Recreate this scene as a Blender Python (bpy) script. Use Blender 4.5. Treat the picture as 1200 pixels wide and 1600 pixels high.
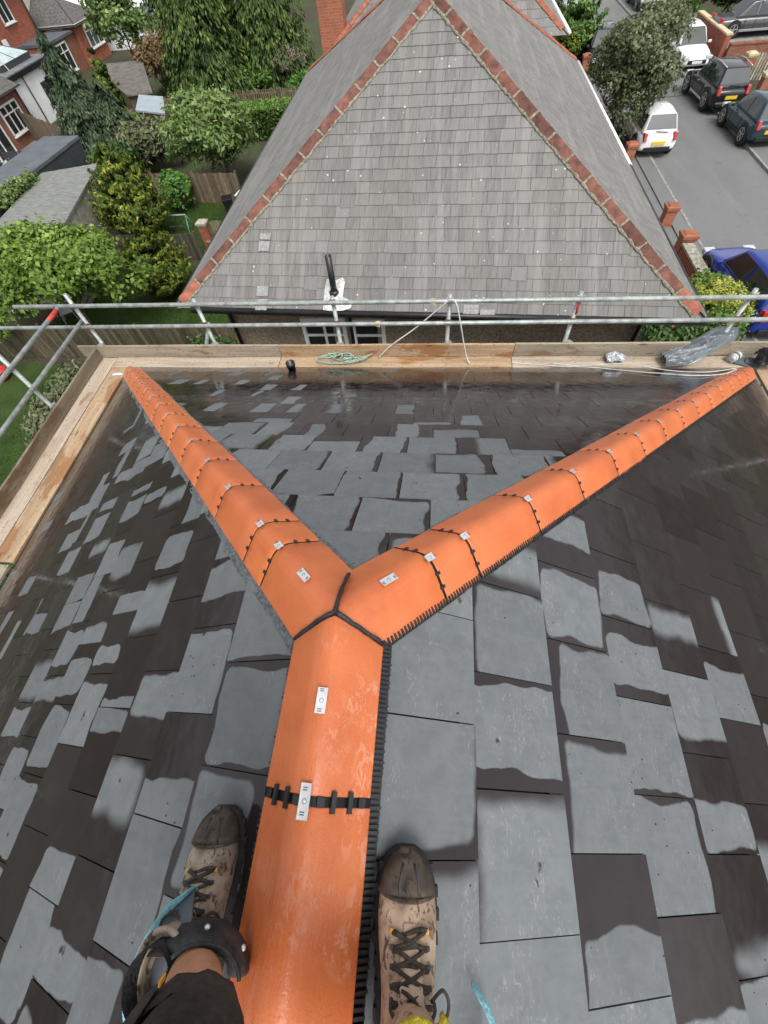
import bpy, bmesh, math, random
import numpy as np
from mathutils import Vector, Matrix
random.seed(7); rng = np.random.default_rng(11)
R_ = math.radians
for o in list(bpy.data.objects): bpy.data.objects.remove(o)
scene = bpy.context.scene
COL = scene.collection

# ------------------------------------------------------------------ camera
CAM = Vector((0.256, -0.338, 8.402))
CX = Vector((0.9937147, 0.0861306, -0.0715030)); CY = Vector((-0.0377281, 0.8590632, 0.5104773)); CZ = Vector((0.1053933, -0.5045711, 0.8569132))
FPX = 639.68
cam_data = bpy.data.cameras.new('camera'); cam = bpy.data.objects.new('camera', cam_data); COL.objects.link(cam)
cam.matrix_world = Matrix(((CX.x, CY.x, CZ.x, CAM.x), (CX.y, CY.y, CZ.y, CAM.y), (CX.z, CY.z, CZ.z, CAM.z), (0, 0, 0, 1)))
cam_data.sensor_fit = 'HORIZONTAL'; cam_data.sensor_width = 36; cam_data.lens = 36 * FPX / 1200
cam_data.clip_start = 0.01; cam_data.clip_end = 600
scene.camera = cam
# ------------------------------------------------------------------ sky (even overcast) and sun
SUN_EL, SUN_AZ = R_(58), R_(150)
world = bpy.data.worlds.new('World'); scene.world = world; world.use_nodes = True
wn = world.node_tree.nodes; wl = world.node_tree.links
sky = wn.new('ShaderNodeTexSky'); sky.sky_type = 'NISHITA'; sky.sun_disc = False
sky.sun_elevation = SUN_EL; sky.sun_rotation = SUN_AZ; sky.air_density = 1.0; sky.dust_density = 3.0; sky.ozone_density = 0.6
hsv = wn.new('ShaderNodeHueSaturation'); hsv.inputs['Saturation'].default_value = 0.16
wl.new(sky.outputs[0], hsv.inputs['Color']); wl.new(hsv.outputs[0], wn['Background'].inputs[0])
wn['Background'].inputs[1].default_value = 0.15
sd = bpy.data.lights.new('sun', 'SUN'); sd.energy = 1.1; sd.angle = R_(24); sd.color = (1.0, 0.97, 0.93)
sun = bpy.data.objects.new('sun', sd); COL.objects.link(sun)
sdir = Vector((math.sin(SUN_AZ) * math.cos(SUN_EL), math.cos(SUN_AZ) * math.cos(SUN_EL), math.sin(SUN_EL)))
sun.rotation_euler = sdir.to_track_quat('Z', 'Y').to_euler(); sun.location = (0, 0, 40)
scene.view_settings.view_transform = 'Standard'; scene.view_settings.look = 'None'
scene.view_settings.exposure = 0.75; scene.view_settings.gamma = 1.0; scene.view_settings.use_curve_mapping = False

# ------------------------------------------------------------------ node helpers
def nd(nt, t, ins=None, **props):
    n = nt.nodes.new(t)
    for k, v in props.items(): setattr(n, k, v)
    for k, v in (ins or {}).items():
        s = n.inputs[k]
        if isinstance(v, bpy.types.NodeSocket): nt.links.new(v, s)
        else: s.default_value = v
    return n
def c4(c): return (c[0], c[1], c[2], 1.0)
def math_(nt, op, a, b=None, clamp=False):
    ins = {0: a}
    if b is not None: ins[1] = b
    return nd(nt, 'ShaderNodeMath', ins, operation=op, use_clamp=clamp).outputs[0]
def vmath(nt, op, a, b=None, scale=None):
    ins = {0: a}
    if b is not None: ins[1] = b
    if scale is not None: ins['Scale'] = scale
    n = nd(nt, 'ShaderNodeVectorMath', ins, operation=op)
    return n.outputs['Value'] if op in ('LENGTH', 'DOT_PRODUCT') else n.outputs[0]
def mixc(nt, f, a, b, blend='MIX'):
    n = nd(nt, 'ShaderNodeMix', None, data_type='RGBA', blend_type=blend)
    for idx, v in ((0, f), (6, a), (7, b)):
        s = n.inputs[idx]
        if isinstance(v, bpy.types.NodeSocket): nt.links.new(v, s)
        else: s.default_value = v if idx == 0 else c4(v)
    return n.outputs[2]
def ramp(nt, f, lo, hi, a=0.0, b=1.0, smooth=True):
    n = nd(nt, 'ShaderNodeMapRange', {0: f, 1: lo, 2: hi, 3: a, 4: b}, interpolation_type='SMOOTHSTEP' if smooth else 'LINEAR')
    return n.outputs[0]
def noise(nt, vec, scale, detail=3, rough=0.55, dist=0.0):
    return nd(nt, 'ShaderNodeTexNoise', {'Vector': vec, 'Scale': scale, 'Detail': detail, 'Roughness': rough, 'Distortion': dist})
def mapping(nt, vec, sc):
    return nd(nt, 'ShaderNodeMapping', {'Vector': vec, 'Scale': sc}).outputs[0]
def newmat(name):
    m = bpy.data.materials.new(name); m.use_nodes = True
    nt = m.node_tree; return m, nt, nt.nodes['Principled BSDF']
def setp(nt, p, **kw):
    names = dict(col='Base Color', rough='Roughness', metal='Metallic', spec='Specular IOR Level', coat='Coat Weight', coatr='Coat Roughness', normal='Normal', trans='Transmission Weight')
    for k, v in kw.items():
        s = p.inputs[names[k]]
        if isinstance(v, bpy.types.NodeSocket): nt.links.new(v, s)
        else: s.default_value = c4(v) if k == 'col' else v
def bump(nt, h, strength=0.3, dist=0.01):
    return nd(nt, 'ShaderNodeBump', {'Height': h, 'Strength': strength, 'Distance': dist}).outputs[0]
def M(name, col, rough=0.7, var=0.2, scale=6.0, bmp=0.0, bscale=60.0, metal=0.0, spec=0.4, col2=None, stretch=(1, 1, 1), coat=0.0, world_space=True, objvar=0.0):
    """plain procedural material: colour broken by two noises, optional second colour and fine relief"""
    m, nt, p = newmat(name)
    v = nd(nt, 'ShaderNodeNewGeometry').outputs['Position'] if world_space else nd(nt, 'ShaderNodeTexCoord').outputs['Object']
    v = mapping(nt, v, stretch)
    n1 = noise(nt, v, scale, 4).outputs[0]; n2 = noise(nt, v, scale * 7.3, 3).outputs[0]
    f = math_(nt, 'ADD', math_(nt, 'MULTIPLY', n1, 0.65), math_(nt, 'MULTIPLY', n2, 0.35))
    lo = tuple(max(0, x * (1 - 1.6 * var)) for x in col)
    hi = tuple(min(1, x * (1 + 1.6 * var)) for x in col) if col2 is None else col2
    c = mixc(nt, ramp(nt, f, 0.3, 0.7), lo, hi)
    if objvar:
        k = ramp(nt, nd(nt, 'ShaderNodeObjectInfo').outputs['Random'], 0, 1, 1 - objvar, 1 + objvar, False); c = mixc(nt, 1.0, c, nd(nt, 'ShaderNodeCombineColor', {0: k, 1: k, 2: k}).outputs[0], 'MULTIPLY')
    setp(nt, p, col=c, rough=rough, metal=metal, spec=spec, coat=coat)
    if bmp: setp(nt, p, normal=bump(nt, noise(nt, v, bscale, 4).outputs[0], bmp, 0.01))
    return m
def attr(nt, name): return nd(nt, 'ShaderNodeAttribute', None, attribute_name=name)

# ------------------------------------------------------------------ materials
def mat_new_slate():
    m, nt, p = newmat('new_slate')
    pos = nd(nt, 'ShaderNodeNewGeometry').outputs['Position']
    suv = attr(nt, 'suv').outputs['Vector']; bc = attr(nt, 'bc').outputs['Vector']; bh = attr(nt, 'bh').outputs['Vector']
    ss = nd(nt, 'ShaderNodeSeparateXYZ', {0: suv}); soft = ss.outputs[2]
    rnd = nd(nt, 'ShaderNodeSeparateXYZ', {0: bc}).outputs[2]
    p0 = nd(nt, 'ShaderNodeCombineXYZ', {0: ss.outputs[0], 1: ss.outputs[1]}).outputs[0]
    seedv = vmath(nt, 'ADD', p0, nd(nt, 'ShaderNodeCombineXYZ', {0: math_(nt, 'MULTIPLY', rnd, 71.0), 1: math_(nt, 'MULTIPLY', rnd, 37.0), 2: math_(nt, 'MULTIPLY', rnd, 13.0)}).outputs[0])
    w1 = vmath(nt, 'SCALE', vmath(nt, 'SUBTRACT', noise(nt, seedv, 4.6, 2, .4).outputs['Color'], (.5, .5, .5)), scale=0.10)
    w2 = vmath(nt, 'SCALE', vmath(nt, 'SUBTRACT', noise(nt, seedv, 45, 3).outputs['Color'], (.5, .5, .5)), scale=0.006)
    q = vmath(nt, 'ADD', vmath(nt, 'ADD', p0, w1), w2)
    flat = lambda vec: nd(nt, 'ShaderNodeCombineXYZ', {0: nd(nt, 'ShaderNodeSeparateXYZ', {0: vec}).outputs[0], 1: nd(nt, 'ShaderNodeSeparateXYZ', {0: vec}).outputs[1]}).outputs[0]
    q = vmath(nt, 'SUBTRACT', vmath(nt, 'ABSOLUTE', vmath(nt, 'SUBTRACT', flat(q), flat(bc))), flat(bh))
    qs = nd(nt, 'ShaderNodeSeparateXYZ', {0: q})
    outl = vmath(nt, 'LENGTH', vmath(nt, 'MAXIMUM', flat(q), (0, 0, 0)))
    d = math_(nt, 'ADD', outl, math_(nt, 'MINIMUM', math_(nt, 'MAXIMUM', qs.outputs[0], qs.outputs[1]), 0.0))
    d = math_(nt, 'SUBTRACT', d, 0.028)
    # damp blotches inside dry slates
    blot = ramp(nt, noise(nt, seedv, 9.0, 4, 0.6).outputs[0], 00.69, 0.74)
    dry = nd(nt, 'ShaderNodeMapRange', {0: d, 1: math_(nt, 'MULTIPLY', soft, -1.0), 2: soft, 3: 1.0, 4: 0.0}, interpolation_type='SMOOTHSTEP').outputs[0]
    dry = math_(nt, 'MULTIPLY', dry, math_(nt, 'SUBTRACT', 1.0, math_(nt, 'MULTIPLY', blot, 0.85)))
    spk = nd(nt, 'ShaderNodeTexVoronoi', {'Vector': mapping(nt, seedv, (34, 17, 30)), 'Scale': 1.0, 'Randomness': 1.0})
    spot = math_(nt, 'MULTIPLY', math_(nt, 'LESS_THAN', spk.outputs['Distance'], 0.105), math_(nt, 'GREATER_THAN', noise(nt, seedv, 5.0, 2).outputs[0], 0.56))
    dry = math_(nt, 'MULTIPLY', dry, math_(nt, 'SUBTRACT', 1.0, math_(nt, 'MULTIPLY', spot, 0.8)))
    # colours
    n1 = noise(nt, seedv, 14, 6, 0.65, 0.6).outputs[0]; n2 = noise(nt, mapping(nt, seedv, (60, 8, 1)), 1.0, 4).outputs[0]
    dcol = mixc(nt, ramp(nt, n1, .3, .72), (.106, .117, .122), (.136, .148, .153))
    dcol = mixc(nt, ramp(nt, n2, .45, .8), dcol, (.138, .146, .149))
    scuff = ramp(nt, noise(nt, mapping(nt, seedv, (26, 44, 1)), 1.0, 7, .8, 1.8).outputs[0], .53, .70)
    area = ramp(nt, noise(nt, seedv, 4.5, 2).outputs[0], .42, .60)
    dcol = mixc(nt, math_(nt, 'MULTIPLY', math_(nt, 'MULTIPLY', scuff, area), 0.75), dcol, (.34, .325, .30))
    bri = ramp(nt, rnd, 0, 1, .86, 1.12, False)
    dcol = mixc(nt, 1.0, dcol, nd(nt, 'ShaderNodeCombineColor', {0: bri, 1: bri, 2: bri}).outputs[0], 'MULTIPLY')
    wcol = mixc(nt, n1, (.0150, .0110, .0118), (.025, .0192, .0200))
    wcol = mixc(nt, ramp(nt, rnd, .3, .9), wcol, (.028, .0230, .0238))
    wsc = ramp(nt, noise(nt, mapping(nt, seedv, (120, 14, 1)), 1.0, 5, .7).outputs[0], .66, .8)
    wcol = mixc(nt, math_(nt, 'MULTIPLY', wsc, .35), wcol, (.12, .10, .09))
    setp(nt, p, col=mixc(nt, dry, wcol, dcol), spec=nd(nt, 'ShaderNodeMix', {0: dry, 2: 0.27, 3: 0.42}).outputs[0])
    wr = ramp(nt, noise(nt, pos, 11, 3).outputs[0], .35, .7, .06, .20)
    setp(nt, p, rough=nd(nt, 'ShaderNodeMix', {0: dry, 2: wr, 3: 0.6}).outputs[0])
    hgt = math_(nt, 'ADD', math_(nt, 'MULTIPLY', noise(nt, seedv, 7, 2).outputs[0], 1.0), math_(nt, 'MULTIPLY', noise(nt, seedv, 90, 4).outputs[0], 0.06))
    setp(nt, p, normal=bump(nt, hgt, 0.10, 0.02))
    return m
def mat_old_slate():
    m, nt, p = newmat('weathered_slate')
    pos = nd(nt, 'ShaderNodeNewGeometry').outputs['Position']
    rv = nd(nt, 'ShaderNodeSeparateXYZ', {0: attr(nt, 'rv').outputs['Vector']}); r1, r2 = rv.outputs[0], rv.outputs[1]
    suv = attr(nt, 'suv').outputs['Vector']
    seed = nd(nt, 'ShaderNodeCombineXYZ', {2: math_(nt, 'MULTIPLY', r1, 50)}).outputs[0]
    sv = vmath(nt, 'ADD', suv, seed)
    streak = noise(nt, mapping(nt, sv, (42, 3.5, 1)), 1.0, 4, .6).outputs[0]
    big = noise(nt, mapping(nt, pos, (1.6, .45, .45)), 1.0, 3).outputs[0]
    lon = noise(nt, mapping(nt, pos, (7, .35, .35)), 1.0, 3).outputs[0]
    c = mixc(nt, ramp(nt, r1, 0, 1, smooth=False), (.134, .129, .125), (.178, .172, .166))
    c = mixc(nt, math_(nt, 'MULTIPLY', ramp(nt, streak, .4, .75), .45), c, (.268, .256, .238))
    c = mixc(nt, math_(nt, 'MULTIPLY', ramp(nt, streak, .5, .25), .35), c, (.082, .078, .078))
    c = mixc(nt, math_(nt, 'MULTIPLY', ramp(nt, lon, .45, .72), .55), c, (.265, .252, .235))
    c = mixc(nt, math_(nt, 'MULTIPLY', ramp(nt, big, .45, .7), .4), c, (.155, .155, .125))
    c = mixc(nt, math_(nt, 'MULTIPLY', math_(nt, 'GREATER_THAN', r2, .96), .5), c, (.22, .215, .21))
    vor = nd(nt, 'ShaderNodeTexVoronoi', {'Vector': pos, 'Scale': 9.0})
    rr = math_(nt, 'MULTIPLY', ramp(nt, nd(nt, 'ShaderNodeSeparateColor', {0: vor.outputs['Color']}).outputs[0], .55, 1.0), 0.13)
    lich = math_(nt, 'LESS_THAN', vor.outputs['Distance'], rr)
    c = mixc(nt, math_(nt, 'MULTIPLY', lich, .8), c, (.62, .61, .55))
    setp(nt, p, col=c, rough=.72, spec=.3, normal=bump(nt, noise(nt, mapping(nt, sv, (60, 14, 1)), 1.0, 5).outputs[0], .35, .006))
    return m
def mat_terracotta():
    m, nt, p = newmat('terracotta')
    obj = nd(nt, 'ShaderNodeTexCoord').outputs['Object']; pos = nd(nt, 'ShaderNodeNewGeometry').outputs['Position']
    rnd = nd(nt, 'ShaderNodeObjectInfo').outputs['Random']
    n1 = noise(nt, pos, 5.5, 4).outputs[0]
    streak = noise(nt, mapping(nt, obj, (70, 3.0, 70)), 1.0, 4, .6).outputs[0]
    c = mixc(nt, ramp(nt, n1, .3, .7), (.54, .132, .038), (.66, .185, .056))
    c = mixc(nt, math_(nt, 'MULTIPLY', ramp(nt, streak, .45, .8), .35), c, (.70, .21, .075))
    c = mixc(nt, math_(nt, 'MULTIPLY', rnd, .45), c, (.50, .125, .05))
    dk = ramp(nt, noise(nt, mapping(nt, pos, (1, 1, 1)), 2.3, 5, .65).outputs[0], .48, .7); c = mixc(nt, math_(nt, 'MULTIPLY', dk, .5), c, (.40, .090, .036))
    gr = noise(nt, pos, 210, 3, .7).outputs[0]; c = mixc(nt, ramp(nt, gr, .5, .75, 0, .35), c, (.34, .075, .03)); c = mixc(nt, ramp(nt, gr, .45, .25, 0, .3), c, (.74, .25, .09))
    # pale drying crust, ragged, on stretches of the flanks
    area = ramp(nt, noise(nt, pos, 3.6, 3, .6).outputs[0], .50, .60)
    cr = ramp(nt, noise(nt, mapping(nt, pos, (1, .6, 1)), 34, 6, .78, .5).outputs[0], .50, .55)
    sp_ = nd(nt, 'ShaderNodeSeparateXYZ', {0: pos}); near = math_(nt, 'MULTIPLY', ramp(nt, sp_.outputs[1], .12, -.1), ramp(nt, sp_.outputs[0], -.05, .06, .35, 1.0))
    crust = math_(nt, 'MULTIPLY', math_(nt, 'MULTIPLY', area, cr), near)
    c = mixc(nt, math_(nt, 'MULTIPLY', crust, .5), c, (.70, .33, .21))
    pit = ramp(nt, noise(nt, pos, 95, 2).outputs[0], .70, .78)
    c = mixc(nt, math_(nt, 'MULTIPLY', pit, .6), c, (.27, .065, .03))
    setp(nt, p, col=c, spec=.45, rough=ramp(nt, math_(nt, 'ADD', crust, math_(nt, 'MULTIPLY', n1, .5)), 0, 1, .30, .60))
    h = math_(nt, 'ADD', math_(nt, 'MULTIPLY', streak, .5), math_(nt, 'ADD', math_(nt, 'MULTIPLY', noise(nt, pos, 160, 3).outputs[0], .5), math_(nt, 'MULTIPLY', crust, .4)))
    setp(nt, p, normal=bump(nt, h, .30, .006))
    return m
def mat_wood(name, c1, c2, cw, wet=.5):
    m, nt, p = newmat(name)
    obj = nd(nt, 'ShaderNodeTexCoord').outputs['Object']; rnd = nd(nt, 'ShaderNodeObjectInfo').outputs['Random']
    v = vmath(nt, 'ADD', obj, nd(nt, 'ShaderNodeCombineXYZ', {0: math_(nt, 'MULTIPLY', rnd, 40), 1: math_(nt, 'MULTIPLY', rnd, 17)}).outputs[0])
    g = noise(nt, mapping(nt, v, (1.4, 38, 38)), 1.0, 5, .6, .5).outputs[0]
    c = mixc(nt, ramp(nt, g, .3, .7), c1, c2)
    d = ramp(nt, noise(nt, mapping(nt, v, (1.2, 3.2, 3.2)), 1.0, 5, .62).outputs[0], wet, wet + .07)
    c = mixc(nt, math_(nt, 'MULTIPLY', d, .8), c, cw)
    sp = ramp(nt, noise(nt, mapping(nt, v, (.6, 1, 1)), 38, 4, .65).outputs[0], .57, .66)
    c = mixc(nt, math_(nt, 'MULTIPLY', sp, .75), c, tuple(x * .35 for x in c1)); dn = ramp(nt, noise(nt, mapping(nt, v, (.6, 5, 5)), 1.0, 4).outputs[0], .42, .7); c = mixc(nt, math_(nt, 'MULTIPLY', dn, .45), c, tuple(x * .55 for x in c1))
    kn = nd(nt, 'ShaderNodeTexVoronoi', {'Vector': mapping(nt, v, (1.6, 6, 6)), 'Scale': 1.0})
    c = mixc(nt, math_(nt, 'MULTIPLY', ramp(nt, kn.outputs['Distance'], .13, .05), .7), c, tuple(x * .3 for x in cw))
    setp(nt, p, col=c, rough=ramp(nt, d, 0, 1, .75, .4), spec=.35, normal=bump(nt, g, .25, .004))
    return m
def mat_brick(name, b1, b2, mo, sx=4.6, dark=(.12, .07, .05)):
    m, nt, p = newmat(name)
    s = nd(nt, 'ShaderNodeSeparateXYZ', {0: nd(nt, 'ShaderNodeNewGeometry').outputs['Position']})
    v = nd(nt, 'ShaderNodeCombineXYZ', {0: math_(nt, 'ADD', s.outputs[0], s.outputs[1]), 1: s.outputs[2]}).outputs[0]
    br = nd(nt, 'ShaderNodeTexBrick', {'Vector': v, 'Color1': c4(b1), 'Color2': c4(b2), 'Mortar': c4(mo), 'Scale': sx, 'Mortar Size': .014, 'Brick Width': 1.0, 'Row Height': .34})
    n = noise(nt, nd(nt, 'ShaderNodeNewGeometry').outputs['Position'], 2.2, 5).outputs[0]
    c = mixc(nt, math_(nt, 'MULTIPLY', ramp(nt, n, .45, .75), .5), br.outputs['Color'], dark)
    setp(nt, p, col=c, rough=.85, spec=.2, normal=bump(nt, br.outputs['Fac'], -.3, .01))
    return m
def mat_leaf(name, dark, mid, light, gloss=.45, trans=.25):
    m, nt, p = newmat(name)
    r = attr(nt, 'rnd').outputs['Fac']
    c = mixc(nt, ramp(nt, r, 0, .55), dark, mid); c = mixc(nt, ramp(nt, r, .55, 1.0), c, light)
    setp(nt, p, col=c, rough=gloss, spec=.3)
    tr = nd(nt, 'ShaderNodeBsdfTranslucent', {'Color': c})
    mx = nd(nt, 'ShaderNodeMixShader', {0: trans, 1: p.outputs[0], 2: tr.outputs[0]})
    nt.links.new(mx.outputs[0], nt.nodes['Material Output'].inputs[0])
    return m
def mat_pebble():
    m, nt, p = newmat('pebbledash')
    pos = nd(nt, 'ShaderNodeNewGeometry').outputs['Position']
    v = nd(nt, 'ShaderNodeTexVoronoi', {'Vector': pos, 'Scale': 55.0})
    cc = nd(nt, 'ShaderNodeSeparateColor', {0: v.outputs['Color']})
    c = mixc(nt, cc.outputs[0], (.15, .115, .08), (.40, .33, .25)); c = mixc(nt, ramp(nt, noise(nt, pos, 1.5, 4).outputs[0], .4, .7, 0, .5), c, (.14, .115, .09))
    setp(nt, p, col=c, rough=.9, spec=.15, normal=bump(nt, v.outputs['Distance'], -.8, .01))
    return m
def mat_asphalt():
    m, nt, p = newmat('asphalt')
    pos = nd(nt, 'ShaderNodeNewGeometry').outputs['Position']
    f = noise(nt, pos, 120, 3).outputs[0]; b = noise(nt, mapping(nt, pos, (1, .35, 1)), .6, 4).outputs[0]
    c = mixc(nt, ramp(nt, f, .3, .7), (.135, .138, .135), (.185, .188, .184)); c = mixc(nt, ramp(nt, b, .4, .68, 0, .55), c, (.125, .128, .127))
    st = noise(nt, mapping(nt, pos, (2.2, .25, 1)), 1.0, 5, .6).outputs[0]; c = mixc(nt, ramp(nt, st, .5, .75, 0, .5), c, (.20, .20, .195)); c = mixc(nt, ramp(nt, noise(nt, pos, 1.7, 5, .65).outputs[0], .56, .72, 0, .45), c, (.085, .086, .085))
    sp = ramp(nt, noise(nt, pos, 7, 2).outputs[0], .74, .78); c = mixc(nt, math_(nt, 'MULTIPLY', sp, .4), c, (.04, .04, .04))
    setp(nt, p, col=c, rough=.72, spec=.35, normal=bump(nt, f, .4, .004)); return m
def mat_grass_sheet():
    m, nt, p = newmat('lawn')
    pos = nd(nt, 'ShaderNodeNewGeometry').outputs['Position']
    a = noise(nt, pos, 1.1, 4).outputs[0]; b = noise(nt, pos, 45, 3).outputs[0]
    c = mixc(nt, ramp(nt, a, .35, .65), (.024, .050, .010), (.050, .086, .016)); c = mixc(nt, ramp(nt, b, .35, .7, 0, .7), c, (.03, .055, .014))
    setp(nt, p, col=c, rough=.85, spec=.2, normal=bump(nt, b, .8, .03)); return m
def mat_soil():
    m, nt, p = newmat('garden_soil')
    pos = nd(nt, 'ShaderNodeNewGeometry').outputs['Position']
    a = noise(nt, pos, .5, 5).outputs[0]; b = noise(nt, pos, 18, 4).outputs[0]
    c = mixc(nt, ramp(nt, a, .4, .62), (.055, .045, .032), (.045, .070, .022)); c = mixc(nt, ramp(nt, b, .4, .75, 0, .6), c, (.13, .12, .095))
    setp(nt, p, col=c, rough=.95, spec=.1, normal=bump(nt, b, .8, .05)); return m
def mat_boot(name, base, dirt, dark):
    m, nt, p = newmat(name)
    o = nd(nt, 'ShaderNodeTexCoord').outputs['Object']
    a = noise(nt, o, 22, 5, .65).outputs[0]; b = noise(nt, mapping(nt, o, (1, .7, 1)), 60, 5, .7, .8).outputs[0]; d = noise(nt, o, 9, 3).outputs[0]
    c = mixc(nt, ramp(nt, a, .35, .65), base, dirt); c = mixc(nt, math_(nt, 'MULTIPLY', ramp(nt, b, .53, .60), .9), c, dark)
    c = mixc(nt, math_(nt, 'MULTIPLY', ramp(nt, d, .52, .66), .55), c, dark)
    setp(nt, p, col=c, rough=.85, spec=.2, normal=bump(nt, math_(nt, 'ADD', b, a), .5, .004)); return m
def mat_skin():
    m, nt, p = newmat('skin')
    o = nd(nt, 'ShaderNodeTexCoord').outputs['Object']
    a = noise(nt, o, 9, 4).outputs[0]; h = noise(nt, mapping(nt, o, (90, 90, 14)), 1.0, 5, .7, 1.5).outputs[0]
    c = mixc(nt, ramp(nt, a, .35, .65), (.46, .22, .13), (.56, .30, .19)); c = mixc(nt, math_(nt, 'MULTIPLY', ramp(nt, h, .55, .68), .4), c, (.16, .08, .045))
    setp(nt, p, col=c, rough=.55, spec=.35, normal=bump(nt, h, .2, .003)); p.inputs['Subsurface Weight'].default_value = .08
    p.inputs['Subsurface Radius'].default_value = (.01, .004, .002); return m
def mat_carpaint(name, col, metal=.0):
    m, nt, p = newmat(name)
    n = noise(nt, nd(nt, 'ShaderNodeTexCoord').outputs['Object'], 3, 3).outputs[0]
    setp(nt, p, col=mixc(nt, ramp(nt, n, .3, .7), tuple(x * .9 for x in col), col), rough=.42, metal=metal, spec=.2, coat=.8, coatr=.04); return m
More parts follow.
